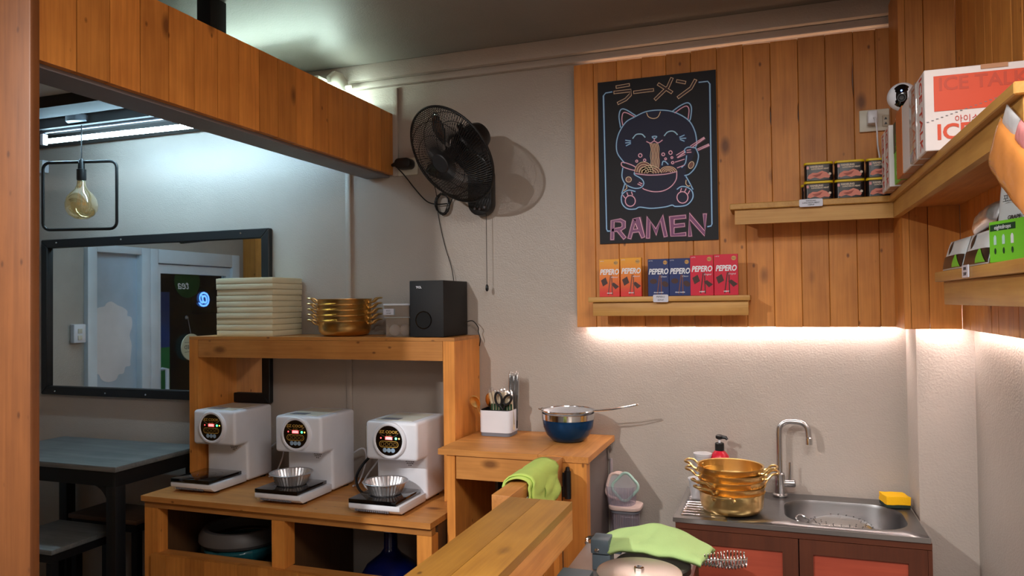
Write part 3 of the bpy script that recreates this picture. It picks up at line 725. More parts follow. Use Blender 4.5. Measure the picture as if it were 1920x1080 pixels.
def pot(name_label, x, y, z, R, H, rz, group):
    p = thing('gold_pot', name_label, 'pot', (x, y, z), group)
    prof = [(0, .0), (R * .70, .0), (R * .87, .006), (R * .953, .018), (R * .973, .031), (R * .994, H - .003), (R * 1.035, H), (R * 1.035, H + .0018), (R * .986, H), (R * .965, .031), (R * .944, .019), (R * .86, .0078), (R * .69, .0022), (0, .0025)]
    MB(p).lathe(prof, (x, y, z), 56, cap=False).build('body', m_gold, p, ang=.9)
    for s in (-1, 1):
        a = R * .99; zt = H - .008
        pts = [(s * a, .030, zt - .004), (s * (a + .010), .031, zt - .002), (s * (a + .022), .030, zt + .010), (s * (a + .036), .024, zt + .013), (s * (a + .042), .010, zt + .013), (s * (a + .042), -.010, zt + .013), (s * (a + .036), -.024, zt + .013), (s * (a + .022), -.030, zt + .010), (s * (a + .010), -.031, zt - .002), (s * a, -.030, zt - .004)]
        h = MB(p).tube([(x + q[0], y + q[1], z + q[2]) for q in spline(pts, 4)], .0036, 8).build('handle', m_gold, p)
        for t in (-.030, .030):
          b = MB(p); b.lathe([(.0065, -.004), (.0065, .002), (.003, .004)], (x + s * math.sqrt(a * a - t * t), y + t, z + zt - .004), 10, axes((0, 1, 0), (0, 0, 1)) if s > 0 else axes((0, 0, 1), (0, 1, 0)))
          b.build('rivet', m_gold, h)
    p.rotation_euler = (0, 0, rz)
    return p
g = 'gold pots stacked on the rack'
p0 = pot('bottom gold pot of the stack on the rack', -1.652, -.13, ZR + .0005, .107, .060, .35, g)
names = ['second gold pot from the bottom on the rack', 'middle gold pot of the stack on the rack', 'fourth gold pot from the bottom on the rack', 'topmost gold pot of the stack on the rack']
for k in range(1, 5): dup(p0, (-1.652 + random.uniform(-.001, .001), -.13, ZR + .0005 + k * .0218), .35 + random.uniform(-.05, .05), names[k - 1])

eb = thing('egg_box', 'clear stacked containers holding eggs beside the speaker', 'container', (-1.375, -.13, ZR))
x0, x1, y0, y1 = -1.437, -1.325, -.195, -.05
def shell(b, x0, x1, y0, y1, z0, z1, t=.0015):
    b.box(x0, x1, y0, y0 + t, z0, z1); b.box(x0, x1, y1 - t, y1, z0, z1); b.box(x0, x0 + t, y0 + t, y1 - t, z0, z1); b.box(x1 - t, x1, y0 + t, y1 - t, z0, z1); b.box(x0 + t, x1 - t, y0 + t, y1 - t, z0, z0 + t); return b
shell(MB(eb), x0 + .006, x1 - .006, y0 + .006, y1 - .006, ZR + .0005, ZR + .072).build('lower_box', c_clear, eb)
shell(MB(eb), x0 + .002, x1 - .002, y0 + .002, y1 - .002, ZR + .076, ZR + .120).build('upper_box', c_clear, eb)
MB(eb).box(x0, x1, y0, y1, ZR + .0722, ZR + .0758).bevel(.001).build('lid', c_milky, eb)
MB(eb).box(x0 - .002, x1 + .002, y0 - .002, y1 + .002, ZR + .1202, ZR + .127).bevel(.002).build('lid', m_white, eb)
tg = MB(eb).box(x0 + .0, x0 + .045, y0 - .0032, y0 - .0022, ZR + .084, ZR + .108).bevel(.0003, 1).build('price_tag', m_tag, eb)
text('lettering', 'EGG', .009, m_print_dk, tg, (x0 + .022, y0 - .0035, ZR + .100)); text('lettering', '15PHP', .008, m_print_dk, tg, (x0 + .022, y0 - .0035, ZR + .090))
for k, (x, y, l) in enumerate(((-1.405, -.165, 'front white egg inside the clear container'), (-1.382, -.122, 'middle white egg inside the clear container'), (-1.360, -.080, 'rear white egg inside the clear container'))):
    e = MB((x, y, ZR + .002)).lathe([(0.0, 0), (.010, .002), (.018, .008), (.0218, .018), (.021, .027), (.016, .037), (.009, .043), (0, .045)], (x, y, ZR + .0022), 24).build('egg', m_egg)
    tag(e, l, 'egg', 'eggs in the clear container')

sp = thing('speaker', 'black subwoofer speaker box on the right end of the rack', 'speaker', (-1.232, -.12, ZR))
MB(sp).box(-1.301, -1.161, -.240, -.012, ZR + .0015, 1.586).bevel(.002, 2).build('cabinet', m_spk, sp)
MB(sp).lathe([(.034, -.004), (.034, .001), (.030, .001), (.029, -.004)], (-1.243, -.240, 1.438), 36, FACE, cap=False).build('port_ring', m_gloss, sp)
MB(sp).lathe([(.030, -.010), (.030, .0008), (0, .0008)], (-1.243, -.240, 1.438), 36, FACE).build('port', mat('port_black', S(5, 5, 6), 0.8), sp)
text('lettering', 'TCL', .0105, m_white, sp, (-1.262, -.2405, 1.561), bold=.0005, sx=1.2)
MB(sp).tube(spline([(-1.161, -.05, 1.42), (-1.13, -.04, 1.43), (-1.105, -.04, 1.405), (-1.108, -.03, 1.385), (-1.100, -.03, 1.360), (-1.108, -.02, 1.33)], 6), .002, 6).build('cable', m_black, sp)
MB(sp).tube(spline([(-1.215, -.02, 1.585), (-1.23, -.012, 1.65), (-1.255, -.008, 1.72), (-1.275, -.008, 1.80), (-1.29, -.008, 1.88), (-1.292, -.02, 1.96), (-1.31, -.04, 2.02)], 6), .0016, 6).build('cable', m_black, sp)

# ------------------------------------------------------------------ wall fan
Vn = Vector((-.347, -.75, -.563)).normalized(); Vu = Vn.cross(Vector((0, 0, 1))).normalized(); Vv = Vu.cross(Vn)
Fc = Vector((-1.105, -.28, 2.039)); FM = Matrix((Vu, Vv, Vn)).transposed()
# local frame: x=u, y=v, z=n
fan = thing('wall_fan', 'black wall fan with wire guard mounted right of the beam', 'fan', (-1.085, 0, 1.93))
FP = lambda a, bb, d: Fc + Vu * a + Vv * bb + Vn * d
b = MB(fan).prism([(-1.085 + p[0], 1.945 + p[1]) for p in rrect(.100, .205, .049, 8)], -.060, -.010, XZ); b.bevel(.004).build('control_box', m_black, fan)
MB(fan).box(-1.12, -1.05, -.010, -.0005, 1.865, 2.02).build('wall_plate', m_blackm, fan)
b = MB(fan)
for k, (dx, dz) in enumerate(((-.02, -.075), (0, -.078), (.02, -.072))): b.lathe([(.005, 0), (.004, .003)], (-1.085 + dx, -.060, 1.945 + dz), 8, FACE)
b.build('buttons', m_grey, fan)
MB(fan).tube(spline([(-1.085, -.035, 2.00), (-1.085, -.045, 2.06), (-1.08, -.09, 2.10), Vector(FP(0, -.02, -.13))], 6), [.034] * 18 + [.028], 14).build('neck', m_black, fan)
MB(fan).lathe([(.012, -.045), (.040, -.050), (.054, -.065), (.058, -.10), (.057, -.15), (.048, -.178), (.025, -.190), (0, -.192)], Fc, 30, FM).build('motor_housing', m_black, fan)
MB(fan).lathe([(.010, 0), (.012, .012), (.008, .02), (0, .021)], FP(0, .057, -.10), 12, Matrix((Vu, Vn, -Vv)).transposed() @ Matrix.Diagonal((1, 1, -1))).build('swing_knob', m_black, fan)
R = .19
b = MB(fan).tube([FP(R * math.cos(t), R * math.sin(t), 0) for t in [2 * PI * k / 64 for k in range(64)]], .0046, 8, closed=True); b.build('guard_ring', m_blackm, fan)
def guard(name, zc, r0, rings, nw, twist):
    b = MB(fan)
    for k in range(nw):
        t = 2 * PI * k / nw; pts = []
        for j in range(7):
            q = j / 6; rr = r0 + (R - r0) * q
            tt = t + twist * (1 - q) ** 1.3
            zz = zc * (1 - q ** 3.2)
            pts.append(FP(rr * math.cos(tt), rr * math.sin(tt), zz))
        b.tube(pts, .0012, 4, cap=False)
    for rr in rings:
        q = (rr - r0) / (R - r0)
        b.tube([FP(rr * math.cos(t), rr * math.sin(t), zc * (1 - q ** 3.2)) for t in [2 * PI * k / 48 for k in range(48)]], .0014, 5, closed=True)
    b.build(name, m_blackm, fan, kind='stuff')
guard('front_guard', .062, .034, (.105, .150), 108, .55)
guard('back_guard', -.055, .050, (.11, .155), 108, -.5)
MB(fan).lathe([(.037, .058), (.037, .064), (.034, .067), (0, .068)], Fc, 32, FM).build('guard_badge', mat('fan_badge', S(40, 40, 44), 0.5), fan)
MB(fan).lathe([(.030, -.035), (.030, .02), (.022, .034), (0, .038)], Fc, 24, FM).build('hub', m_black, fan)
for k in range(3):
    t0 = math.radians(78 + 120 * k)
    def bl(u, v, t0=t0):
        r = .026 + (.165 - .026) * u
        wv = .22 + .5 * math.sin(PI * min(1, u * .95 + .1)) ** .8 * (1 - .25 * u)
        a = t0 + (v - .5) * wv * 1.5 + .35 * u
        return FP(r * math.cos(a), r * math.sin(a), .016 * (v - .5) * 2)
    MB(fan).grid(bl, 10, 6).build('blade', c_fan, fan, solid=.0016)
MB(fan).tube([(-1.063, -.045, 1.862), (-1.063, -.045, 1.57)], .0013, 6).build('pull_cord', m_black, fan)
MB(fan).lathe([(.0025, 1.572), (.0055, 1.566), (.0062, 1.552), (.003, 1.545), (0, 1.545)], (-1.063, -.045, 0), 12).build('pull_knob', m_black, fan)
coil = []
for k in range(60):
    t = 2 * PI * k / 15; coil.append((-1.262 + .030 * math.cos(t) * (1 + .12 * math.sin(k * .7)), -.022 - .012 * math.sin(k * .31), 1.902 + .040 * math.sin(t) * (1 + .1 * math.cos(k * .9))))
b = MB(fan).tube(spline([(-1.46, -.045, 2.065), (-1.43, -.03, 2.03), (-1.38, -.02, 1.965), (-1.33, -.02, 1.915), (-1.28, -.025, 1.90)], 6) + coil + [Vector((-1.22, -.02, 1.92)), Vector((-1.16, -.015, 1.95)), Vector((-1.12, -.015, 1.97))], .0026, 6); b.build('power_cord', m_black, fan)
pa = thing('power_adaptor', 'black plug adaptor in the white outlet at the beam end', 'adaptor', (-1.44, 0, 2.07))
MB(pa).box(-1.475, -1.378, -.010, -.0005, 2.032, 2.103).bevel(.003).build('outlet_plate', m_offw, pa)
MB(pa).prism([(-1.424 + p[0], 2.074 + p[1]) for p in rrect(.072, .042, .018, 5)], -.06, -.0105, XZ).bevel(.004).build('adaptor_body', m_black, pa)
MB(pa).tube([(-1.455, -.045, 2.074), (-1.478, -.045, 2.070)], [.012, .006], 10).build('cord_end', m_black, pa)

# ------------------------------------------------------------------ side counter, gate and ledge
ct = thing('side_counter', 'small pine counter against the wall holding the blue bowl', 'counter', (-.83, -.2, 0))
for a, c in ((-1.105, -.745), (-.744, -.575)):
    MB(ct).box(a, c, -.418, -.004, .980, 1.0).build('top_plank', w_x if a < -1 else w_y, ct)
MB(ct).box(-1.04, -.665, -.412, -.39, .900, .979).build('apron', w_x, ct)
MB(ct).box(-1.075, -1.045, -.412, -.03, 0, .979).build('left_leg', w_plank, ct)
MB(ct).box(-.663, -.582, -.414, -.37, 0, .979).build('right_leg', w_plank, ct)
MB(ct).box(-.620, -.600, -.369, -.012, .12, .979).build('side_panel', mat('grey_panel', S(112, 100, 96), 0.5), ct)
MB(ct).box(-1.04, -.665, -.36, -.02, .30, .32).build('lower_shelf', w_x, ct)
MB(ct).box(-1.04, -.665, -.012, -.004, .12, .979).build('back_panel', m_dark, ct)
br = thing('wall_bracket', 'small steel angle bracket under the counter edge', 'bracket', (-.618, 0, .95))
b = MB(br); b.box(-.598, -.582, -.03, -.005, .952, .979); b.box(-.598, -.594, -.03, -.005, .915, .952); b.build('angle', m_steel, br)
MB(br).lathe([(.004, 0), (.003, .003)], (-.588, -.031, .965), 8, FACE).build('screw', m_chrome, br)
pp = MB((-.585, -.02, 0)).tube([(-.588, -.012, .0), (-.588, -.012, .914)], .006, 10).build('conduit', m_pipe); tag(pp, 'thin pale conduit running down the wall beside the counter', 'conduit')

gt = thing('swing_gate', 'narrow pine swing gate hinged on the counter leg, towel over it', 'gate', (-.685, -.66, 0))
MB(gt).box(-.710, -.658, -.930, -.424, .905, .998).bevel(.002).build('top_rail', w_y, gt)
for y in (-.915, -.445): MB(gt).box(-.705, -.663, y - .02, y + .02, .15, .904).build('stile', w_plank, gt)
MB(gt).box(-.705, -.663, -.894, -.466, .15, .22).build('bottom_rail', w_y, gt)
for k in range(4):
    MB(gt).box(-.690, -.678, -.890 + k * .106, -.790 + k * .106, .221, .904).build('plank', w_plank, gt)
hg = MB(gt); hg.lathe([(.011, .868), (.011, .955), (.008, .957), (.006, .968), (0, .970)], (-.640, -.432, 0), 14); hg.box(-.657, -.640, -.434, -.430, .872, .950); hg.build('hinge', m_black, gt)
lg = thing('counter_ledge', 'long pine ledge running toward the viewer at the bottom', 'counter', (-.573, -1.4, 0))
LE, LZ = -.936, .998
MB(lg).box(-.656, -.574, -2.3, LE, LZ - .02, LZ).build('top_plank', w_ledge, lg)
MB(lg).box(-.573, -.490, -2.3, LE, LZ - .02, LZ).build('top_plank', w_ledge, lg)
MB(lg).box(-.508, -.490, -2.3, LE, LZ - .094, LZ - .0205).build('side_board', w_y, lg)
MB(lg).box(-.656, -.638, -2.3, LE, LZ - .094, LZ - .0205).build('side_board', w_y, lg)
MB(lg).box(-.6375, -.5085, LE - .02, LE, LZ - .094, LZ - .0205).build('end_board', w_x, lg)
for y in (-2.2, -1.75): MB(lg).box(-.63, -.52, y - .04, y + .04, 0, LZ - .021).build('leg', w_plank, lg)
# towel on the gate: folded cloth draped over the rail
def drape(name, label, cx, y0, y1, half, ztop, lf, rt, m, skew=0.0):
    tw = thing(name, label, 'towel', (cx, (y0 + y1) / 2, ztop))
    for lay in range(2):
        off = .0045 * lay + .0035
        def fn(u, v, off=off, lay=lay):
            L_ = lf + half * 2 + rt; d = u * L_
            wob = .003 * math.sin(9 * v + 2 * lay) + .003 * math.sin(17 * u + 3 * v)
            if d < lf: x, z, nx, nz = -half, -(lf - d), -1, .1
            elif d < lf + 2 * half:
                q = (d - lf) / (2 * half); x, z = -half + 2 * half * q, .010 * math.sin(PI * q); nx, nz = (q - .5) * 1.4, 1
            else: x, z, nx, nz = half, -(d - lf - 2 * half), 1, .1
            yy = y0 + (y1 - y0) * v + skew * z + (.018 * lay if v < .5 else -.008 * lay)
            if z < 0: nx *= 1 + 1.2 * min(1, -z / .08)
            return (cx + x + nx * (off + abs(wob)), yy, ztop + z + nz * off + wob * .3)
        MB(tw).grid(fn, 26, 14).build('fold', m, tw, solid=.004, ang=2.0)
    return tw
t = drape('towel', 'bright green towel folded over the swing gate', -.684, -.800, -.530, .030, .999, .03, .095, m_towel, 0.35)
MB(t).box(-.6525, -.6515, -.825, -.802, .925, .965).build('care_label', m_white, t)

# utensil caddy
cd = thing('utensil_caddy', 'white utensil holder with grey base on the side counter', 'utensil holder', (-1.0, -.1, 1.0))
cx, cy = -.998, -.100
def ring(b, w, h, r, z0, z1, t=.002):
    O = [(cx + p[0], cy + p[1]) for p in rrect(w, h, r, 4)]; I = [(cx + p[0], cy + p[1]) for p in rrect(w - 2 * t, h - 2 * t, max(.002, r - t), 4)]
    vs = [[b._v((p[0], p[1], z)) for p in L] for L, z in ((O, z0), (O, z1), (I, z1), (I, z0 + t))]
    n = len(O)
    for a, c in zip(vs, vs[1:]):
        for k in range(n): b._f([a[k], a[(k + 1) % n], c[(k + 1) % n], c[k]])
    b._f(vs[3]); b._f(vs[0][::-1]); return b
ring(MB(cd), .124, .104, .018, 1.014, 1.096).build('body', m_white, cd)
ring(MB(cd), .118, .098, .016, 1.017, 1.0985).build('liner', m_black, cd)
MB(cd).prism([(cx + p[0], cy + p[1]) for p in rrect(.120, .100, .018, 4)], 1.0006, 1.0138, XY).build('base', m_grey, cd)
def spoon(x, y, lean, z, label, flip=1):
    s = thing('spoon', label, 'spoon', (x, y, 1.02), 'gold spoons in the utensil holder')
    top = Vector((x + lean[0], y + lean[1], z)); bot = Vector((x, y, 1.022))
    MB(s).tube([bot, bot.lerp(top, .8), top], [.003, .0028, .002], 6).build('handle', m_gold, s)
    d = (top - bot).normalized(); A = axes(d.cross(Vector((0, 1, 0))), d)
    c0 = top + d * .024
    MB(s).grid(lambda u, v: c0 + A @ Vector((.020 * math.cos(2 * PI * u) * v * (1 - .0), .027 * math.sin(2 * PI * u) * v, -.007 * (1 - v * v) * flip)), 20, 5, True).build('spoon_bowl', m_gold, s, solid=.001)
spoon(-1.045, -.12, (-.022, -.03, 0), 1.105, 'gold spoon leaning leftmost in the utensil holder', -1)
spoon(-1.030, -.085, (-.004, -.008, 0), 1.105, 'gold spoon just right of the leaning one')
def pick(name, label, pts, r, m, cat, group, wrap=True):
    t = thing(name, label, cat, pts[0], group)
    MB(t).tube(pts, r, 6).build('stick', m, t)
    if wrap:
        a, c = Vector(pts[0]), Vector(pts[-1]); d = (c - a).normalized()
        MB(t).tube([a.lerp(c, .15), c + d * .006, c + d * .016], [.0058, .0062, .002], 7).build('wrapper', c_wrap, t)
    return t
m_bam = mat('bamboo', S(226, 206, 170), 0.6)
wl = ['leftmost', 'second', 'third', 'fourth', 'fifth', 'sixth', 'seventh', 'rightmost']
for k in range(8):
    x = -1.014 + k * .0092
    t = pick('chopsticks', wl[k] + (' wrapped' if k in (0, 7) else ' from left of the wrapped') + ' bamboo chopsticks in the utensil holder', [(x + .014, -.115 + .004 * (k % 2), 1.022), (x - .016 + .003 * k, -.112, 1.158 + .005 * math.sin(k * 1.7))], .0048, m_bam, 'chopsticks', 'bamboo chopsticks in the utensil holder')
    a = Vector((x + .014, -.115, 1.022)).lerp(Vector((x - .016 + .003 * k, -.112, 1.155)), .62)
    MB(t).box(a.x - .004, a.x + .003, a.y - .0072, a.y - .0066, a.z - .012, a.z + .014).build('green_print', m_dkgreen, t)
for k in range(5):
    x = -.962 + k * .0075
    pick('straw', ['leftmost', 'second', 'middle', 'fourth', 'rightmost'][k] + ' black wrapped straw standing tall in the utensil holder', [(x - .004, -.078 + .006 * (k % 2), 1.022), (x, -.070, 1.222 - .004 * (k % 3))], .0045, m_black, 'straw', 'black straws in the utensil holder')
sc = thing('scissors', 'black-handled scissors standing in the utensil holder', 'scissors', (-.965, -.13, 1.02))
FS = lambda a, bb: (-.968 + a, -.132, 1.112 + bb)
MB(sc).tube([Vector(FS(p[0] - .020, p[1] + .026)) for p in ell(0, 0, .013, .024, n=20, rot=8)], .0045, 8, closed=True).build('handle', m_black, sc)
MB(sc).tube([Vector(FS(p[0] + .016, p[1] + .024)) for p in ell(0, 0, .013, .021, n=20, rot=-38)], .0045, 8, closed=True).build('handle', m_black, sc)
MB(sc).tube([FS(-.016, .004), FS(-.004, -.012), FS(.0, -.03)], .005, 8).tube([FS(.006, .006), FS(.0, -.012), FS(-.003, -.03)], .005, 8).build('shanks', m_black, sc)
MB(sc).box(-.976, -.966, -.1335, -.1305, 1.024, 1.085).box(-.970, -.961, -.1305, -.128, 1.024, 1.085).build('blades', m_steel, sc)

# blue bowl and strainer
bo = thing('mixing_bowl', 'steel-rimmed blue mixing bowl on the side counter', 'bowl', (-.712, -.153, 1.0))
bx, by = -.712, -.155
MB(bo).lathe([(0, .0006), (.048, .0006), (.058, .004), (.078, .025), (.089, .052), (.0925, .078), (.0925, .0785), (.088, .052), (.076, .026), (.055, .006), (0, .003)], (bx, by, 1.0), 48, cap=False).build('body', m_blue, bo, ang=.9)
MB(bo).lathe([(.0925, .0788), (.0945, .080), (.0955, .100), (.0985, .102), (.0935, .101), (.0915, .079)], (bx, by, 1.0), 48, cap=False).build('rim_band', m_chrome, bo)
sr = thing('strainer', 'steel mesh strainer resting in the blue bowl, handle to the right', 'strainer', (bx, by, 1.1))
MB(sr).tube([(bx + .0945 * math.cos(t), by + .0945 * math.sin(t), 1.1065 + .004) for t in [2 * PI * k / 48 for k in range(48)]], .0032, 8, closed=True).build('rim', m_chrome, sr)
b = MB(sr)
def mesh_wire(n):
    for k in range(n):
        q = -0.092 + .184 * (k + .5) / n; h = math.sqrt(.092 ** 2 - q * q); pt = []; pt2 = []
        for j in range(11):
            s = -h + 2 * h * j / 10; zz = 1.108 - .040 * (1 - (s * s + q * q) / .092 ** 2)
            pt.append((bx + q, by + s, zz)); pt2.append((bx + s, by + q, zz))
        b.tube(pt, .0008, 3, cap=False); b.tube(pt2, .0008, 3, cap=False)
mesh_wire(64)
b.build('mesh', mat('bright_mesh', S(214, 214, 216), 0.5, 0.5), sr, kind='stuff')
hp = [(bx + .094, by + .012, 1.111), (bx + .16, by + .010, 1.118), (bx + .236, by + .006, 1.134), (bx + .252, by + .0, 1.138), (bx + .236, by - .006, 1.134), (bx + .16, by - .010, 1.118), (bx + .094, by - .012, 1.111)]
MB(sr).tube(spline(hp, 5), .0024, 7).build('handle', m_chrome, sr)
MB(sr).tube(spline([(bx - .092, by + .012, 1.111), (bx - .106, by + .010, 1.112), (bx - .108, by, 1.113), (bx - .106, by - .010, 1.112), (bx - .092, by - .012, 1.111)], 4), .0024, 7).build('rest_hook', m_chrome, sr)

# ------------------------------------------------------------------ sink
cab = thing('sink_cabinet', 'dark brown sink cabinet with red-brown door panels', 'cabinet', (.05, -.2, 0))
xa, xb, yf, zt = -.303, .397, -.415, .818
b = MB(cab); b.box(xa, xa + .018, yf + .02, -.01, .06, zt); b.box(xb - .018, xb, yf + .02, -.01, .06, zt); b.box(xa + .018, xb - .018, yf + .02, -.01, .06, .078); b.box(xa + .018, xb - .018, -.02, -.01, .078, zt)
b.build('carcass', w_darkz, cab)
MB(cab).box(xa, xb, yf, yf + .0195, .800, zt).build('top_rail', w_dark, cab)
MB(cab).box(xa, xb, yf + .02, yf + .05, 0, .059).build('plinth', w_dark, cab)
for x0, x1 in ((xa + .001, .0495), (.0525, xb - .012)):
    d = MB(cab); fw, tw = .052, .045
    x0i = x0 + fw; x1i = x1 - fw
    if x0 < 0: x0i = -.236; x1i = .006
    else: x0i, x1i = .090, .337
    d.box(x0, x0i, yf - .001, yf + .018, .065, .7985); d.box(x1i, x1, yf - .001, yf + .018, .065, .7985); d.box(x0i, x1i, yf - .001, yf + .018, .757, .7985); d.box(x0i, x1i, yf - .001, yf + .018, .065, .11)
    dd = d.build('door', w_darkz, cab)
    MB(cab).box(x0i, x1i, yf + .006, yf + .014, .11, .757).build('door_panel', w_red, dd, label='red-brown inset panel')
MB(cab).box(xb - .011, xb, yf, yf + .018, .065, .7985).build('edge_stile', w_darkz, cab)
sk = thing('sink', 'stainless steel sink with ridged drainboard on the brown cabinet', 'sink', (.04, -.2, .82))
SX0, SX1, SY0, SY1, SZ = -.308, .392, -.418, -.018, .832
bxo = [(.186 + p[0], -.222 + p[1]) for p in rrect(.345, .285, .10, 8)]
# deck with a basin hole: bridge between outer rectangle and basin outline, sampled by angle
def deck():
    b = MB(sk); n = len(bxo); out = []
    cxx, cyy = .186, -.222
    for x, y in bxo:
        dx, dy = x - cxx, y - cyy
        k = min(((SX1 - cxx) / dx) if dx > 1e-6 else 1e9, ((-.15 - cxx - .0) / dx) if dx < -1e-6 else 1e9, ((SY1 - cyy) / dy) if dy > 1e-6 else 1e9, ((SY0 - cyy) / dy) if dy < -1e-6 else 1e9)
        out.append((cxx + dx * k, cyy + dy * k))
    # force the outer corners
    for q in ((SX1, SY1), (SX1, SY0), (-.15, SY0), (-.15, SY1)):
        j = min(range(n), key=lambda i: (out[i][0] - q[0]) ** 2 + (out[i][1] - q[1]) ** 2); out[j] = q
    O = [b._v((x, y, SZ)) for x, y in out]; I = [b._v((x, y, SZ - .002)) for x, y in bxo]
    sc = lambda f, z: [b._v((cxx + (x - cxx) * f, cyy + (y - cyy) * f, z)) for x, y in bxo]
    rows = [O, I, sc(.98, SZ - .012), sc(.95, SZ - .10), sc(.88, SZ - .135), sc(.70, SZ - .145)]
    for a, c in zip(rows, rows[1:]):
        for k in range(n): b._f([a[k], a[(k + 1) % n], c[(k + 1) % n], c[k]])
    b._f(rows[-1])
    return b
deck().build('basin', mat('satin_steel', S(140, 139, 140), 0.36, 1.0, var=.06), sk, ang=.7, solid=.0012)
b = MB(sk)
def dz(u, v):
    x = SX0 + (-.15 - SX0) * u; y = SY0 + (SY1 - SY0) * v
    x = SX0 + (-.15 + .0 - SX0) * u
    return (x, y, SZ)
def ridge(u, v):
    x = SX0 + .0 + (-.1505 - SX0) * u; y = SY0 + (SY1 - SY0) * v
    inside = min(1, max(0, (u - .10) / .05)) * min(1, max(0, (.98 - u) / .04)) * min(1, max(0, (v - .07) / .04)) * min(1, max(0, (.93 - v) / .04))
    return (x, y, SZ + inside * (-.007 + .008 * max(0, math.sin((y + .4) * 2 * PI / .030))))
b.grid(ridge, 40, 110).build('drainboard', m_steel, sk, ang=1.2)
b = MB(sk); b.box(SX0, SX1, SY0 - .002, SY0 + .001, SZ - .013, SZ + .0008); b.box(SX0, SX1, SY1 - .001, SY1 + .002, SZ - .013, SZ + .0008); b.box(SX0 - .002, SX0 + .001, SY0, SY1, SZ - .013, SZ + .0008); b.box(SX1 - .001, SX1 + .002, SY0, SY1, SZ - .013, SZ + .0008)
b.build('rolled_edge', m_steel, sk)
MB(sk).lathe([(.0, .002), (.028, .002), (.034, .0005)], (.186, -.222, SZ - .1445), 24).build('drain', m_chrome, sk)
fa = thing('faucet', 'tall brushed steel gooseneck faucet behind the sink', 'faucet', (.002, -.055, SZ))
fx, fy = .003, -.058
MB(fa).lathe([(.024, .0012), (.024, .006), (.017, .010), (.017, .075), (.012, .080), (.0, .081)], (fx, fy, SZ), 24).build('base_body', m_steel, fa)
ps = [(fx, fy, SZ + .078), (fx, fy, 1.04)] + [(fx + .034 - .034 * math.cos(t), fy - .003, 1.052 + .034 * math.sin(t)) for t in [k * PI / 12 for k in range(1, 7)]] + [(fx + .055, fy - .005, 1.086)] + [(fx + .062 + .03 * math.sin(t), fy - .007, 1.056 + .029 * math.cos(t)) for t in [k * PI / 14 for k in range(1, 7)]] + [(fx + .094, fy - .008, 1.032)]
MB(fa).tube(ps, .0095, 14).build('spout', m_steel, fa)
MB(fa).lathe([(.0115, 0), (.0115, .022), (.009, .024)], (fx + .0945, fy - .008, 1.012), 16).build('aerator', m_chrome, fa)
MB(fa).lathe([(.012, .012), (.013, .020), (.013, .046), (.010, .050), (0, .0505)], (fx, fy, SZ + .045), 18, axes((0, 1, 0), (0, 0, 1))).build('valve', m_steel, fa)
MB(fa).tube([(fx + .032, fy, SZ + .057), (fx + .033, fy, SZ + .115)], [.0045, .0038], 8).build('lever', m_steel, fa)
# gold pots by the sink
g = 'gold pots stacked on the drainboard'
sxp, syp, szp = -.142, -.298, SZ + .0012
q0 = pot('bottom gold pot of the stack on the drainboard, one handle facing front', sxp, syp, szp, .099, .066, math.radians(80), g)
for k, (a, l) in enumerate(((47, 'second gold pot from the bottom on the drainboard'), (44, 'middle gold pot of the stack on the drainboard'), (2, 'second gold pot from the top on the drainboard'), (-7, 'topmost gold pot on the drainboard, empty and open'))):
    dup(q0, (sxp + (.002, -.001, .001, -.003)[k], syp, szp + (k + 1) * .0194), math.radians(a), l)
co = thing('colander', 'perforated steel colander lying in the sink basin', 'colander', (.172, -.222, .70))
ccx, ccy, CZ0 = .176, -.232, .738
MB(co).lathe([(.0, .078), (.05, .077), (.085, .066), (.108, .045), (.116, .018), (.121, .014), (.121, .010), (.112, .010)], (ccx, ccy, CZ0), 44, cap=False).build('bowl', m_steel, co, ang=.9, solid=.001)
b = MB(co)
for i_, (rr, zz, nn) in enumerate(((.06, .0768, 16), (.075, .0715, 20), (.092, .0612, 26))):
    for k in range(nn):
        if (k // 3) % 3 == 2: continue
        t = 2 * PI * k / nn; b.lathe([(.0022, 0), (.0022, .0012), (0, .0012)], (ccx + rr * math.cos(t), ccy + rr * math.sin(t), CZ0 + zz), 6)
b.build('holes', m_dark, co)
MB(co).tube(spline([(ccx - .090, ccy + .055, CZ0 + .055), (ccx - .112, ccy + .060, CZ0 + .066), (ccx - .126, ccy + .030, CZ0 + .066), (ccx - .122, ccy + .0, CZ0 + .060), (ccx - .098, ccy - .005, CZ0 + .052)], 5), .003, 7).build('handle', m_chrome, co)
so_ = thing('soap_bottle', 'red hand soap bottle with black pump behind gold pots', 'soap bottle', (-.191, -.075, SZ))
sx_, sy_ = -.192, -.075
MB(so_).lathe([(0, .0016), (.030, .0016), (.034, .006), (.034, .108), (.031, .128), (.020, .142), (.014, .148), (.013, .152), (0, .152)], (sx_, sy_, SZ), 28).build('bottle', m_red, so_)
MB(so_).lathe([(.0342, .03), (.0346, .031), (.0346, .100), (.0342, .101)], (sx_, sy_, SZ), 28, cap=False).build('label', m_blush, so_)
MB(so_).lathe([(.0155, .146), (.0155, .171), (.013, .173), (.006, .173)], (sx_, sy_, SZ), 22).build('collar', m_black, so_)
MB(so_).lathe([(.004, .172), (.004, .186)], (sx_, sy_, SZ), 10).build('stem', m_white, so_)
b = MB(so_).lathe([(.010, .186), (.013, .189), (.013, .197), (.009, .200), (0, .200)], (sx_, sy_, SZ), 18); b.tube([(sx_, sy_, SZ + .194), (sx_ + .022, sy_ - .004, SZ + .192), (sx_ + .026, sy_ - .005, SZ + .185)], [.007, .006, .005], 8); b.build('pump_head', m_black, so_)
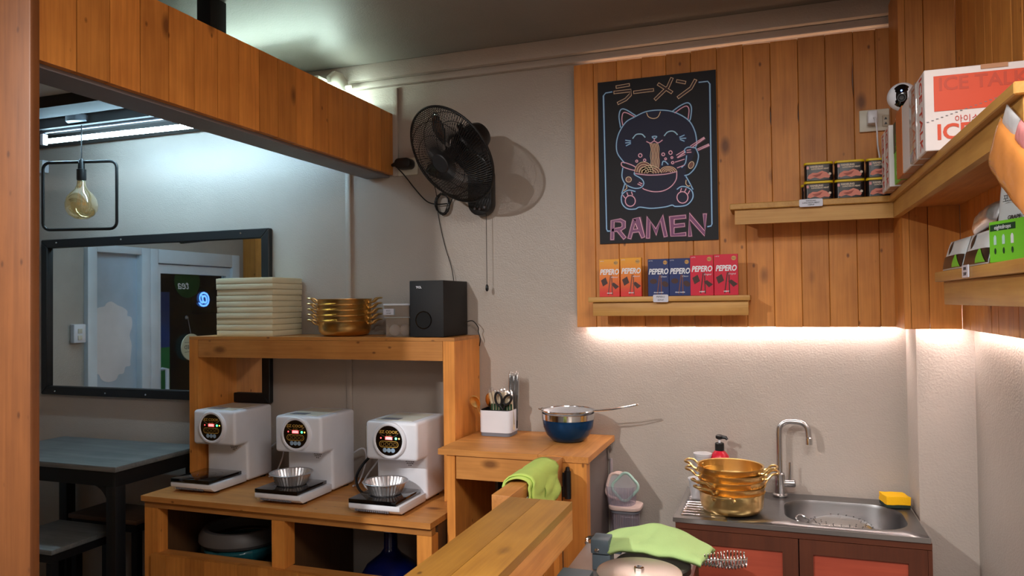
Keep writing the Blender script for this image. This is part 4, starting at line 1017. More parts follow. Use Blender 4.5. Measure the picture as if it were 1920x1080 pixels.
def cup(label, x, y, z, m, r=.032, h=.115):
    c = thing('plastic_cup', label, 'cup', (x, y, z), 'clear cups behind the gold pots')
    MB(c).lathe([(0, .0015), (r * .72, .0015), (r, h), (r * 1.09, h + .001), (r * 1.09, h + .005), (r, h + .005), (r * .98, h), (r * .70, .003), (0, .003)], (x, y, z), 30, cap=False).build('cup_body', m, c, ang=.9)
    MB(c).lathe([(r * 1.12, h + .0055), (r * 1.12, h + .010), (r * .9, h + .011), (0, h + .011)], (x, y, z), 30).build('lid', c_milky, c)
cup('tall clear plastic cup with lid behind the gold pots', -.248, -.085, SZ - .002, c_milky, .029, .128)
cup('small clear plastic tub beside the taller cup', -.262, -.160, SZ - .004, c_milky, .027, .06)
spg = thing('sponge', 'yellow sponge with dark scourer on the sink corner', 'sponge', (.348, -.10, SZ))
SM = Matrix.Rotation(math.radians(-18), 4, 'Z')
def sbox(b, z0, z1):
    M_ = Matrix.Translation((.350, -.088, SZ + .001)) @ Matrix.Rotation(math.radians(12), 4, 'Z'); return b.box(-.036, .036, -.030, .038, z0, z1, M_)
sbox(MB(spg), 0.0, .010).bevel(.002).build('scourer', m_dgreen, spg)
b = sbox(MB(spg), .0102, .036); bmesh.ops.subdivide_edges(b.bm, edges=b.bm.edges, cuts=3, use_grid_fill=True)
for v in b.bm.verts: v.co += Vector((random.uniform(-1, 1), random.uniform(-1, 1), random.uniform(-1, 1))) * .0012
b.build('foam', m_sponge, spg, ang=1.2)

# ------------------------------------------------------------------ waffle bakers on a steel worktop
wt = thing('steel_worktop', 'brushed steel worktop at the bottom edge of the picture', 'worktop', (-.25, -.95, 0))
TZ = .775
MB(wt).box(-.548, -.225, -1.55, -.56, TZ - .03, TZ).bevel(.003).build('top', mat('worktop_steel', S(214, 210, 210), 0.42, 0.85), wt)
for x in (-.52, -.25):
    for y in (-1.5, -.60): MB(wt).box(x - .02, x + .02, y - .02, y + .02, 0, TZ - .031).build('leg', m_steel, wt)
MB(wt).tube(spline([(-.545, -.575, TZ + .004), (-.545, -.55, TZ + .012), (-.50, -.545, TZ + .016), (-.47, -.56, TZ + .010), (-.47, -.58, TZ + .004)], 6), .006, 8).build('edge_rail', m_chrome, wt)
def baker(x, y, z, label, plate, open_top, lift):
    k = thing('waffle_baker', label, 'waffle baker', (x, y, TZ))
    MB(k).lathe([(.085, TZ + .001), (.092, TZ + .006), (.092, z - .022), (.098, z - .018), (.098, z - .004), (.094, z), (.06, z + .002), (0, z + .002)], (x, y, 0), 44).build('lower_plate' if plate else 'pan', m_pan, k)
    if plate:
        b = MB(k).lathe([(.098, z + .004), (.100, z + .008), (.099, z + .015), (.094, z + .017), (.02, z + .0195), (0, z + .0195)], (x, y, 0), 48); b.build('upper_plate', m_alu, k)
        MB(k).lathe([(.012, z + .019), (.012, z + .026), (.009, z + .028), (.006, z + .028), (.006, z + .023), (0, z + .023)], (x, y, 0), 6).build('centre_nut', m_chrome, k)
    if plate: b = MB(k).box(x - .192, x - .115, y - .055, y + .025, z - .03, z - .002)
    else: b = MB(k); b.box(x - .168, x - .118, y + .012, y + .075, z + .001, z + .040); b.box(x - .150, x - .086, y + .02, y + .06, z + .003, z + .022)
    b.bevel(.004).build('hinge_block', m_cast, k)
    b = MB(k); b.box(x - .165, x - .115, y - .028 + (0 if plate else .045), y + .028 + (0 if plate else .04), TZ + .001, z - (.031 if plate else .0005)).bevel(.003).build('hinge_base', m_cast, k)
    MB(k).lathe([(.005, 0), (.006, .003), (.003, .006)], (x - .150, y + (-.0555 if plate else .0115), z + (-.015 if plate else .012)), 8, FACE).build('bolt', m_chrome, k)
    if plate: return k
    MB(k).tube([(x + .094, y + .020, z + .002), (x + .13, y + .030, z + .010), (x + .232, y + .058, z + .011)], .003, 8).build('handle_rod', m_chrome, k)
    pts = []
    for i in range(340):
        q = i / 339; t = 2 * PI * 17 * q; rr = .009 + .014 * min(1, q * 1.5) * (1 - .35 * max(0, q - .8) / .2)
        pts.append((x + .096 + .136 * q, y + .020 + .038 * q + rr * math.cos(t), z + .008 + .003 * q + rr * math.sin(t)))
    MB(k).tube(pts, .0019, 6).build('coil_grip', m_chrome, k)
    return k
rear = baker(-.314, -.797, .820, 'round dark waffle baker with coil handle, towel on top', False, False, 0)
front = baker(-.313, -1.000, .850, 'round waffle baker with brushed aluminium top at bottom edge', True, False, 0)
tw = thing('towel', 'pale green towel spread over the rear waffle baker', 'towel', (-.31, -.79, .82))
def tow(u, v):
    s, t_ = u * 2 - 1, v * 2 - 1
    q = (t_ + 1) / 2; e = 1 - s * s
    x = -.312 + s * .134 + .012 * t_ * s; y = -.748 + .050 * t_ + .046 * e * q + .012 * e * (1 - q) - .016 * s * (1 - q)
    z = .834 + .016 * q + .030 * e ** .8 * (.35 + .65 * q) - .012 * max(0, s) * q
    z -= max(0, q - .86) / .14 * .012; z -= max(0, .12 - q) / .12 * .008
    z += .0025 * math.sin(5 * s + 2 * t_) + .0015 * math.sin(11 * s - 4 * t_)
    return (x, y, z)
MB(tw).grid(tow, 36, 20).build('cloth', mat('pale_green_microfibre', S(178, 208, 136), 0.95, bump=0.5, bscale=700), tw, solid=.013, ang=2.0)

# ------------------------------------------------------------------ storage canister and lid tub on the wall
cn = thing('storage_canister', 'clear ribbed canister with pale lid on the wall beside the sink', 'canister', (-.535, -.07, .62))
kx, ky = -.524, -.066
rib = lambda i, t, r, z: r * (1 + .018 * math.sin(40 * t)) / (max(abs(math.cos(t)), abs(math.sin(t))) ** .35)
MB(cn).lathe([(.045, .60), (.048, .74)], (kx, ky, 0), 160, cap=False, rad=rib).build('ribbed_body', c_cup, cn)
MB(cn).prism([(kx + p[0], ky + p[1]) for p in rrect(.118, .112, .035, 6)], .752, .766, XY).bevel(.004).build('lid', m_blush, cn)
MB(cn).prism([(kx + p[0], ky + p[1]) for p in rrect(.104, .100, .03, 6)], .742, .7515, XY).build('lid_seal', m_grey, cn)
MB(cn).box(kx - .03, kx + .03, -.012, -.001, .60, .70).build('wall_mount', c_milky, cn)
tu = thing('ribbed_tub', 'clear ribbed tub holding container lids, on the canister', 'tub', (kx - .012, ky, .767))
MB(tu).lathe([(.048, .768), (.056, .836)], (kx - .014, ky - .002, 0), 160, cap=False, rad=rib).build('ribbed_wall', c_cup, tu)
MB(tu).lathe([(0, .7675), (.047, .768)], (kx - .014, ky - .002, 0), 40, cap=False).build('floor', c_cup, tu)
def lid(label, c, rot, m):
    o = thing('container_lid', label, 'lid', c, 'container lids standing in the tub')
    M_ = Matrix.Translation(c) @ rot
    P = [M_ @ Vector((p[0], 0, p[1])) for p in rrect(.078, .085, .022, 6)]
    MB(o).tube(P, .0052, 8, closed=True).build('rim', m, o)
    MB(o).prism(rrect(.074, .081, .02, 6), -.001, .001, lambda a, d, e: M_ @ Vector((a, e, d))).build('panel', c_milky, o)
Rz = lambda a: Matrix.Rotation(math.radians(a), 4, 'Z'); Ry = lambda a: Matrix.Rotation(math.radians(a), 4, 'Y'); Rx = lambda a: Matrix.Rotation(math.radians(a), 4, 'X')
lid('front pink container lid standing in the clear tub', (kx - .026, ky - .006, .828), Rz(12) @ Rx(-12) @ Ry(14), m_blush)
lid('rear pink container lid standing in the clear tub', (kx - .018, ky + .012, .828), Rz(12) @ Rx(-12) @ Ry(14), m_blush)
lid('mint green container lid tilted in the clear tub', (kx + .002, ky - .022, .832), Rz(-8) @ Rx(-8) @ Ry(43), m_mint)

# ------------------------------------------------------------------ poster
po = thing('wall_poster', 'black poster with neon-style cat eating noodles on the planks', 'poster', (-.395, -.056, 1.712))
PX0, PX1, PZ0, PZ1, PY = -.608, -.184, 1.712, 2.312, -.0565
MB(po).box(PX0, PX1, PY, -.0525, PZ0, PZ1).build('sheet', mat('poster_black', S(17, 18, 27), 0.6), po)
def pm(cx_, cy_):
    u = (cx_ - 181) / (1188 - 181); u = (cx_ - (181 + 0)) / (1007 + 18 * (cy_ + 234) / 1440)
    top = -112 - 122 * u; bot = 1242 - 36 * u
    v = (bot - cy_) / (bot - top)
    return PX0 + u * (PX1 - PX0), PZ0 + v * (PZ1 - PZ0)
def pm1(c, d): return pm((1060 + c / 2.7 - 1080) * 4.5, (80 + d / 2.7 - 180) * 4.5)
layers = [0]
def art(name, m, strokes, wd, off, f=pm):
    b = MB(po)
    for si_, st_ in enumerate(strokes):
        so_f = min(si_, 15) * 1e-5
        closed = st_[0] == 'c'; pts = [f(*p) for p in (st_[1:] if isinstance(st_[0], str) else st_)]
        if isinstance(st_[0], str) and st_[0] in ('c', 's'):
            pts = [tuple(q) for q in spline([(p[0], p[1], 0) for p in pts], 6, closed)]
        b.ribbon([(p[0], p[1]) for p in pts], wd, lambda a, d: (a, PY - off - so_f, d), closed=closed)
    return b.build(name, m, po, smooth=False, kind='stuff')
def fills(name, m, polys, off, f=pm):
    b = MB(po)
    for pl in polys: b.poly([f(*p) for p in pl], lambda a, d: (a, PY - off, d))
    return b.build(name, m, po, smooth=False)
i_navy = mat('poster_navy', S(26, 30, 60), 0.6); i_blue = mat('poster_blue', S(176, 222, 250), 0.6); i_bglow = mat('poster_blue_halo', S(44, 84, 150), 0.6)
i_pink = mat('poster_pink', S(252, 196, 220), 0.6); i_plum = mat('poster_plum', S(92, 34, 72), 0.35); i_purple = mat('poster_purple', S(128, 66, 116), 0.35)
i_cream = mat('poster_cream', S(250, 222, 186), 0.6); i_brown = mat('poster_brown', S(126, 72, 56), 0.35); i_rust = mat('poster_rust', S(74, 42, 40), 0.35)
head = ['c', (400, 250), (480, 175), (600, 125), (720, 113), (840, 128), (960, 195), (1015, 290), (1030, 400), (990, 530), (940, 590), (700, 640), (500, 620), (410, 560), (350, 480), (345, 380)]
hs = [tuple(p) for p in spline([(a, c, 0) for a, c in head[1:]], 5, True)]
fills('head_fill', i_navy, [[(p[0], p[1]) for p in hs]], .0002)
body = [(390, 600), (400, 740), (380, 880), (440, 950), (600, 935), (820, 915), (900, 930), (990, 860), (985, 760), (935, 665), (940, 580), (700, 560)]
fills('body_fill', i_navy, [body], .00015)
blue = [['s', (500, 175), (600, 128), (720, 113), (840, 128), (960, 195), (1015, 290), (1030, 390), (1022, 420)], ['s', (410, 560), (350, 480), (343, 390), (370, 300), (430, 215), (500, 175)],
        ['s', (380, 260), (368, 170), (385, 112), (430, 112), (512, 160)], ['s', (830, 122), (900, 72), (960, 50), (988, 90), (980, 180), (968, 205)],
        ['s', (395, 605), (388, 680), (420, 740), (490, 772), (550, 768), (578, 735), (560, 695), (500, 660), (498, 640)], ['s', (1020, 430), (1044, 500), (1020, 590), (970, 650), (930, 665)],
        ['s', (935, 470), (930, 445), (960, 425), (1020, 432)], ['s', (945, 500), (935, 560), (905, 595)],
        ['s', (410, 740), (385, 815)], ['s', (500, 800), (440, 790), (385, 830), (385, 900), (430, 945), (500, 948), (540, 932), (640, 942), (760, 930), (820, 915), (850, 926), (940, 915), (992, 860), (990, 800), (950, 765), (900, 758), (865, 780)],
        ['s', (940, 675), (965, 720), (995, 780)], ['s', (738, 575), (745, 548), (765, 548), (788, 570)],
        [(425, 370), (465, 375)], [(425, 392), (465, 388)], [(430, 415), (465, 398)], [(890, 340), (925, 325)], [(892, 352), (938, 350)], [(895, 362), (925, 374)],
        ['c', (655, 340), (675, 334), (694, 338), (675, 354)]]
frame_l = [['', (235, 250)]]
art('blue_halo', i_bglow, blue, .0062, .0004); art('blue_lines', i_blue, blue, .0031, .0006)
eyes = [['s', (488, 352), (515, 322), (545, 316), (570, 320), (592, 342)], ['s', (760, 328), (785, 300), (818, 290), (845, 296), (868, 318)]]
art('eye_lines', i_blue, eyes, .0042, .0007)
pinks = [['s', (400, 240), (393, 190), (405, 140), (440, 140), (500, 170)], ['s', (850, 135), (910, 92), (950, 78), (968, 110), (960, 185)], ['s', (608, 380), (640, 392), (672, 375), (705, 390), (740, 368)], [(674, 352), (672, 375)],
         ['c', (395, 555), (395, 592), (498, 622), (500, 590)], [(850, 552), (925, 528)], [(868, 600), (925, 578)], ['s', (505, 650), (620, 662), (760, 655), (862, 632)], ['s', (862, 632), (855, 700), (810, 760), (740, 796), (660, 802), (590, 785), (570, 775)],
         ['c'] + ell(458, 880, 44, 45, n=12), ['c'] + ell(908, 850, 46, 48, n=12), ['c'] + ell(550, 497, 15, 15, n=8), ['c'] + ell(588, 537, 10, 10, n=8), ['c'] + ell(519, 545, 9, 9, n=8), ['c'] + ell(748, 487, 12, 12, n=8), ['c'] + ell(810, 472, 14, 15, n=8), ['c'] + ell(768, 525, 8, 8, n=8), ['c'] + ell(822, 514, 8, 8, n=8), ['c'] + ell(828, 557, 10, 10, n=8),
         [(430, 812), (440, 838)], [(470, 805), (478, 830)], [(395, 835), (412, 855)], [(900, 775), (892, 800)], [(938, 778), (928, 800)], [(968, 795), (955, 820)],
         [(980, 415), (1092, 340), (1096, 348), (990, 428)], [(1035, 442), (1130, 398), (1134, 408), (1042, 452)], [(862, 492), (925, 455), (928, 470), (868, 512)], [(872, 515), (930, 488)], [(950, 452), (978, 448)], [(950, 470), (982, 468)], [(528, 738), (555, 750)], [(540, 725), (562, 735)]]
art('pink_halo', i_plum, pinks, .0062, .0003); art('pink_lines', i_pink, pinks, .0028, .0008)
mounds = [[(500, 640)] + ell(580, 640, 82, 90, 180, 360, 14) + [(660, 645)], [(540, 650)] + ell(635, 648, 95, 68, 180, 360, 14) + [(730, 645)], [(718, 645)] + ell(790, 635, 72, 50, 180, 360, 14) + [(860, 630)], [(632, 395), (650, 480), (640, 600), (720, 600), (718, 480), (702, 395)]]
fills('noodle_fill', i_brown, mounds, .0009)
nd = []
for c0, c1, r0, r1 in ((580, 640, 80, 88), (635, 650, 95, 68), (790, 637, 72, 48)):
    for f_ in (1, .76, .52, .28): nd.append(['s'] + ell(c0, c1, r0 * f_, r1 * f_, 185, 355, 10))
for k in range(6):
    x = 634 + k * 13.5; nd.append(['s', (x, 395), (x + 12, 440), (x + 4, 500), (x + 10, 545), (x + 2, 600)])
art('noodle_lines', i_cream, nd, .0019, .0011)
spots = [['c'] + ell(446, 700, 24, 22, n=10), ['c'] + ell(983, 577, 20, 30, n=10, rot=25), ['s', (610, 138), (625, 170), (665, 185), (705, 172), (728, 128)], ['s', (940, 705), (938, 735), (955, 755), (972, 752)], ['s', (425, 750), (428, 775), (400, 795)]]
art('spot_halo', i_rust, spots, .0056, .001); art('spot_lines', i_cream, spots, .0022, .0012)
fills('spot_fill', i_brown, [ell(446, 700, 18, 16, n=12), ell(983, 577, 14, 23, n=12, rot=25)], .0011)
fr_l = [[(238, 248), (205, 254), (193, 268), (200, 940), (205, 950), (222, 950)], [(686, 195), (728, 190), (738, 203), (745, 915), (740, 925), (725, 928)]]
for q_ in fr_l: art('border_halo', i_bglow, [q_], .0062, .0003, pm1); art('border_line', i_blue, [q_], .0031, .0005, pm1)
kana = [[(268, 222), (325, 212)], [(256, 250), (338, 240), (335, 262), (312, 285), (275, 303)], [(360, 248), (450, 236)], [(548, 180), (530, 220), (468, 280)], [(485, 208), (545, 245)], [(580, 190), (612, 196)], [(665, 188), (645, 225), (585, 270)]]
art('kana_halo', i_rust, kana, .0150, .0003, pm1); art('kana_outline', i_cream, kana, .0112, .0005, pm1); art('kana_core', mat('poster_core', S(60, 38, 40), 0.35), kana, .0078, .0007, pm1)
ramen = [[(230, 985), (233, 900), (275, 896), (292, 905), (292, 930), (275, 940), (236, 945)], [(262, 945), (292, 980)], [(324, 980), (350, 890), (362, 888), (392, 975)], [(338, 950), (380, 945)], [(420, 978), (424, 890), (462, 955), (492, 884), (510, 970)], [(606, 878), (544, 884), (546, 970), (606, 966)], [(548, 925), (600, 920)], [(636, 968), (634, 876), (708, 962), (710, 872)]]
art('word_halo', i_plum, ramen, .0180, .0003, pm1); art('word_outline', i_pink, ramen, .0132, .0005, pm1); art('word_core', i_purple, ramen, .0100, .0007, pm1)

# ------------------------------------------------------------------ small shelf with snack boxes
ps_ = thing('wall_shelf', 'short pale pine shelf below the poster', 'shelf', (-.355, -.1, 1.448))
MB(ps_).box(-.628, -.079, -.170, -.0525, 1.4975, 1.5155).bevel(.002).build('top_board', w_shelf_x, ps_)
MB(ps_).box(-.615, -.085, -.155, -.136, 1.448, 1.497).bevel(.002).build('fascia', w_shelf_x, ps_)
MB(ps_).box(-.615, -.085, -.135, -.0525, 1.480, 1.497).build('support_board', w_shelf_x, ps_)
m_pep = [mat('orange_red_box', S(222, 84, 34), 0.35), mat('navy_box', S(24, 44, 104), 0.35), mat('crimson_box', S(206, 24, 58), 0.35)]
def gradient(m, top, z0, z1):
    nt = m.node_tree; N = nt.nodes; L = nt.links; b = N['Principled BSDF']
    g = N.new('ShaderNodeNewGeometry'); sx = N.new('ShaderNodeSeparateXYZ'); L.new(g.outputs['Position'], sx.inputs[0])
    mr = N.new('ShaderNodeMapRange'); mr.inputs['From Min'].default_value = z0; mr.inputs['From Max'].default_value = z1; L.new(sx.outputs['Z'], mr.inputs['Value'])
    mx = N.new('ShaderNodeMix'); mx.data_type = 'RGBA'; L.new(mr.outputs[0], mx.inputs[0]); mx.inputs[6].default_value = b.inputs['Base Color'].default_value; mx.inputs[7].default_value = top
    L.new(mx.outputs[2], b.inputs['Base Color'])
m_pep[0].node_tree.nodes['Principled BSDF'].inputs['Base Color'].default_value = S(214, 50, 44)
gradient(m_pep[0], S(238, 170, 30), 1.53, 1.66)
m_choc = mat('chocolate_print', S(64, 32, 28), 0.4); m_choc2 = mat('chocolate_print_light', S(112, 62, 46), 0.4); m_medal = mat('medal_print', S(196, 150, 84), 0.4)
ZS = 1.5157
def snack(label, x, y, kind, h=.133, rz=0.0, w=.072, d=.022):
    s = thing('snack_box', label, 'snack box', (x, y, ZS), 'snack boxes on the shelf')
    MB(s).box(x - w / 2, x + w / 2, y - d / 2, y + d / 2, ZS + .0003, ZS + h).bevel(.0006, 1).build('carton', m_pep[kind], s, smooth=False)
    yf_ = y - d / 2 - .0003
    F = lambda a, bb: (x + a * w, yf_, ZS + bb * h)
    text('lettering', 'PEPERO', .0265, m_white, s, (x + .000, yf_ - .0002, ZS + .655 * h), shear=.22, bold=.0009, sx=.74)
    text('lettering', 'Almond' if kind == 0 else ('Choco' if kind == 1 else 'Original'), .0075, m_white, s, (x + .25 * w, yf_ - .0002, ZS + .52 * h), shear=.2)
    text('lettering', 'almond' if kind == 0 else ('choco cookie' if kind == 1 else 'original'), .006, m_white, s, (x, yf_ - .0002, ZS + .10 * h), bold=.0002)
    text('lettering', 'LOTTE', .0045, m_white, s, (x - .36 * w, yf_ - .0002, ZS + .95 * h))
    MB(s).poly(ell(.33, .90, .10, .055, n=18), F).build('medal', m_medal, s, smooth=False)
    text('lettering', 'No.1', .0065, m_print_dk, s, (x + .33 * w, yf_ - .0004, ZS + .90 * h))
    b = MB(s)
    for a, c, e in ((.06, .55, -.12), (.12, .55, .02)): b.ribbon([(a * w + x, c * h + ZS), ((a + e) * w + x, .06 * h + ZS)], .0035, lambda p, q: (p, yf_ - .0001, q))
    b.build('stick_print', m_choc2 if kind < 2 else m_choc, s, smooth=False)
    b = MB(s)
    if kind == 1: b.poly(ell(-.24, .40, .17, .07, n=14), F); 
    else: b.poly([(-.42, .44), (-.18, .52), (-.08, .36), (-.32, .28)], F)
    b.poly([(.08, .34), (.22, .38), (.48, .27), (.30, .20)], F) if kind != 1 else b.poly(ell(.32, .32, .16, .075, n=14, rot=-10), F)
    b.build('biscuit_print', m_choc, s, smooth=False)
    return s
XP = [-.553, -.476, -.381, -.308, -.234, -.155]
snack('orange snack box leftmost on the shelf below the poster', XP[0], -.148, 0)
snack('orange snack box second from left, beside the blue ones', XP[1], -.150, 0, .136, 0, .074)
snack('navy blue snack box next to the orange ones', XP[2], -.146, 1, .129, 0, .072)
snack('navy blue snack box next to the red ones', XP[3], -.146, 1, .129, 0, .072)
snack('crimson snack box next to the navy ones', XP[4], -.152, 2, .137, 0, .076)
snack('crimson snack box rightmost on the shelf below the poster', XP[5], -.152, 2, .138, 0, .078)
# second box behind the right orange one shows a sliver of side
tgp = thing('price_tag', 'small clear price tag on the snack shelf edge', 'price tag', (-.372, -.172, 1.50))
MB(tgp).prism([(-.372 + p[0], 1.508 + p[1]) for p in rrect(.052, .026, .004, 3)], -.1735, -.1705, XZ).build('card', m_tag, tgp)
text('lettering', 'PEPERO', .0085, m_print_dk, tgp, (-.372, -.1738, 1.513)); text('lettering', '85PHP', .0075, m_print_dk, tgp, (-.372, -.1738, 1.502))

# ------------------------------------------------------------------ corner shelf
sh = thing('corner_shelf', 'long L-shaped pale pine shelf wrapping the right corner', 'shelf', (.2, -.3, 1.75))
poly = [(-.137, -.054), (-.137, -.205), (.336, -.205), (.336, -1.478), (.518, -1.478), (.518, -.2395), (.363, -.2395), (.363, -.054)]
MB(sh).prism(poly, 1.797, 1.8165, XY).bevel(.002, 1).build('top_board', w_shelf_y, sh)
MB(sh).prism([(-.122, -.192), (.349, -.192), (.366, -.175), (-.122, -.175)], 1.7485, 1.7965, XY).build('fascia', w_shelf_x, sh)
MB(sh).prism([(.3495, -.1925), (.3495, -1.470), (.367, -1.470), (.367, -.1755)], 1.7485, 1.7965, XY).build('fascia', w_shelf_y, sh)
MB(sh).prism([(-.120, -.174), (.362, -.174), (.362, -.054), (-.120, -.054)], 1.772, 1.7965, XY).build('underside_board', w_shelf_x, sh)
MB(sh).prism([(.368, -.241), (.368, -1.470), (.518, -1.470), (.518, -.241)], 1.772, 1.7965, XY).build('underside_board', w_y, sh)
ZL = 1.8168
def can(label, x, y, z):
    c = thing('meat_can', label, 'can', (x, y, z), 'luncheon meat cans on the corner shelf')
    O = rrect(.085, .050, .012, 4)
    MB(c).prism([(x + p[0], y + p[1]) for p in O], z + .0004, z + .0535, XY).build('tin', m_can, c)
    b = MB(c)
    for zz in (z + .0015, z + .0520): b.tube([(x + p[0] * 1.004, y + p[1] * 1.006, zz) for p in O], .0011, 5, closed=True)
    b.build('seams', m_steel, c, kind='stuff')
    MB(c).prism([(x + p[0] * 1.035, y + p[1] * 1.05) for p in O], z + .0537, z + .0608, XY).bevel(.0015, 2).build('lid', m_yellow, c)
    yf_ = y - .0253
    F = lambda a, d: (x + a, yf_, z + d)
    MB(c).poly([(-.036, .039), (-.029, .039), (-.029, .048), (-.036, .048)], F).build('badge', m_pinkp, c, smooth=False)
    text('lettering', 'HANSUNG', .0085, m_lab, c, (x - .006, yf_ - .0002, z + .0455), bold=.0004, sx=.95); text('lettering', 'LUNCHEON MEAT', .0062, m_lab, c, (x + .004, yf_ - .0002, z + .0385), bold=.0003)
    MB(c).poly([(-.034, .010), (-.030, .020), (-.018, .027), (-.004, .026), (.010, .032), (.024, .026), (.034, .014), (.030, .008), (.016, .010), (.004, .006), (-.012, .012), (-.026, .007)], F).build('ham_print', m_ham, c, smooth=False)
    b = MB(c); b.poly([(-.020, .018), (-.004, .021), (.012, .026), (.004, .016), (-.008, .012)], lambda a, d: (x + a, yf_ - .0002, z + d)); b.build('ham_shade_print', m_ham2, c, smooth=False)
    MB(c).poly(ell(.033, .021, .0042, .0042, n=12), lambda a, d: (x + a, yf_ - .0002, z + d)).build('round_seal', m_lab, c, smooth=False)
    return c
nm = [['lower left', 'lower middle', 'lower right'], ['upper left', 'upper middle', 'upper right']]
for r_ in range(2):
    for k in range(3): can(nm[r_][k] + ' black meat can with yellow lid, front row on the shelf', .137 + k * .0915 + .001 * r_, -.158, ZL + r_ * .0612)
can('black meat can half hidden behind the lower left one', .130, -.096, ZL)
tgc = thing('price_tag', 'white price tag on the corner shelf below the cans', 'price tag', (.112, -.207, 1.806))
MB(tgc).prism([(.112 + p[0], 1.806 + p[1]) for p in rrect(.070, .024, .004, 3)], -.2085, -.2055, XZ).build('card', m_tag, tgc)
for s_, z_ in (('HANSUNG', 1.8125), ('LUNCHEON MEAT', 1.806), ('150PHP', 1.7995)): text('lettering', s_, .0062, m_print_dk, tgc, (.112, -.2088, z_), bold=.0001)

DOWN = axes((0, 0, -1), (0, -1, 0))
def carton(label, y0, y1, m, x0=.313, zt=1.9935, word=None, wcol=None, x1=.512):
    c = thing('drink_carton', label, 'carton', (.41, (y0 + y1) / 2, ZL), 'drink cartons on the corner shelf')
    MB(c).box(x0, x1, y0 + .001, y1 - .001, ZL + .0004, zt).bevel(.0015, 1).build('box', m, c, smooth=False)
    MB(c).box(x0 + .004, x1 - .004, y0 + .004, y1 - .004, ZL + .0001, ZL + .0004).build('bottom_flap', m_kraft, c)
    if word: text('lettering', word, .046, wcol, c, (x0 - .0004, (y0 + y1) / 2 - .002, (ZL + zt) / 2 + .002), DOWN, bold=.0006, sx=.86)
    return c
c1 = carton('large white drink carton nearest the viewer, red panel on its front', -.937, -.842, m_carton, word='ICE TALK', wcol=m_print_red)
FY = -.9365
MB(c1).box(.331, .512, FY - .0006, FY, 1.9015, 1.978).build('red_panel', m_print_or, c1)
m_faint = mat('darker_red_print', S(190, 72, 48), 0.5)
text('lettering', 'ICE TALK', .040, m_faint, c1, (.339, FY - .0009, 1.958), align='LEFT', bold=.0008)
text('lettering', '아이스톡', .017, m_print_red, c1, (.369, FY - .0008, 1.881), align='LEFT')
text('lettering', 'ICE TALK', .046, m_print_or, c1, (.334, FY - .0008, 1.8545), align='LEFT', bold=.0012)
b = MB(c1); n_ = 22
for k in range(n_):
    a = .316 + k * .0091; z_ = 1.879 + (k / n_) * .062
    b.box(a, a + .0045, FY - .0012, FY - .0006, z_, z_ + .0014)
b.build('perforation', m_grey, c1)
MB(c1).box(.42, .47, FY - .0012, FY - .0002, 1.984, 1.9935).build('hand_tab', m_kraft, c1)
c2 = carton('white drink carton in clear wrap behind the nearest one', -.836, -.760, m_carton, word='ICE TALK', wcol=m_print_red)
MB(c2).box(.310, .513, -.8385, -.757, ZL + .0012, 1.9955).bevel(.003).build('shrink_wrap', c_wrap, c2)
carton('plain white drink carton in the middle of the carton row', -.752, -.632, m_carton, zt=1.988)
carton('orange drink carton in the middle of the carton row', -.628, -.530, m_orbox)
cg = carton('green drink carton with dark upper half, below the camera', -.524, -.425, m_green, x0=.322, zt=1.988)
MB(cg).box(.3212, .3222, -.5225, -.4265, 1.905, 1.987).build('dark_print', m_dkgreen, cg)
text('lettering', '그린', .030, m_green, cg, (.3208, -.475, 1.925), DOWN)
text('lettering', '유기농', .018, m_white, cg, (.3215, -.475, 1.86), DOWN)
carton('white drink carton second from the corner, left of the green one', -.400, -.312, m_carton, word='ICE TALK', wcol=m_print_red)
carton('white drink carton closest to the meat cans', -.308, -.246, m_carton, word='ICE TALK', wcol=m_print_red)

# outlet, plug and camera
ol = thing('wall_outlet', 'white double outlet with charger plug on the planks', 'outlet', (.318, -.053, 2.08))
MB(ol).box(.272, .362, -.062, -.0525, 2.048, 2.120).bevel(.003).build('plate', m_offw, ol)
MB(ol).box(.340, .360, -.066, -.0622, 2.060, 2.098).bevel(.002).build('socket', mat('beige_socket', S(190, 178, 158), 0.4), ol)
b = MB(ol)
for z_ in (2.071, 2.087): b.prism([(.3455, z_ - .004), (.3545, z_ - .004), (.350, z_ + .005)], -.0666, -.0662, XZ)
b.build('socket_slots', m_black, ol)
MB(ol).box(.293, .322, -.105, -.0625, 2.066, 2.108).bevel(.004, 3).build('charger_plug', m_white, ol)
cab_p = spline([(.310, -.105, 2.083), (.313, -.118, 2.076), (.317, -.118, 2.04), (.319, -.115, 1.99), (.325, -.11, 1.95), (.333, -.105, 1.90), (.336, -.10, 1.83)], 6)
MB(ol).tube(cab_p, .0026, 7).build('charger_cable', m_white, ol)
cm = thing('security_camera', 'white round security camera with black face atop cartons', 'camera', (.372, -.475, 1.989))
cc = Vector((.338, -.478, 2.052)); look = (Vector((-.05, -2.6, 1.75)) - cc).normalized()
ux = look.cross(Vector((0, 0, 1))).normalized(); uy = ux.cross(look); CM = Matrix((ux, uy, look)).transposed()
MB(cm).lathe([(.028, 1.9888), (.030, 1.992), (.028, 2.0), (.020, 2.025), (.016, 2.035)], (cc.x + .012, cc.y, 0), 28).build('base', m_white, cm)
prof = [(.038 * math.sin(t), -.038 * math.cos(t)) for t in [PI * k / 14 for k in range(15)]]
MB(cm).lathe(prof, cc, 32, CM, cap=False).build('head', m_white, cm)
fpts = [(.0387 * math.sin(t), .0387 * math.cos(t)) for t in [.86 * k / 8 for k in range(9)]]
MB(cm).lathe(fpts, cc, 32, CM @ Matrix.Diagonal((.86, 1.05, 1)), cap=False).build('face', m_gloss, cm)
MB(cm).lathe([(.011, .0385), (.011, .041), (.008, .041), (.006, .0395), (0, .0393)], cc - uy * .006, 20, CM).build('lens', m_black, cm)
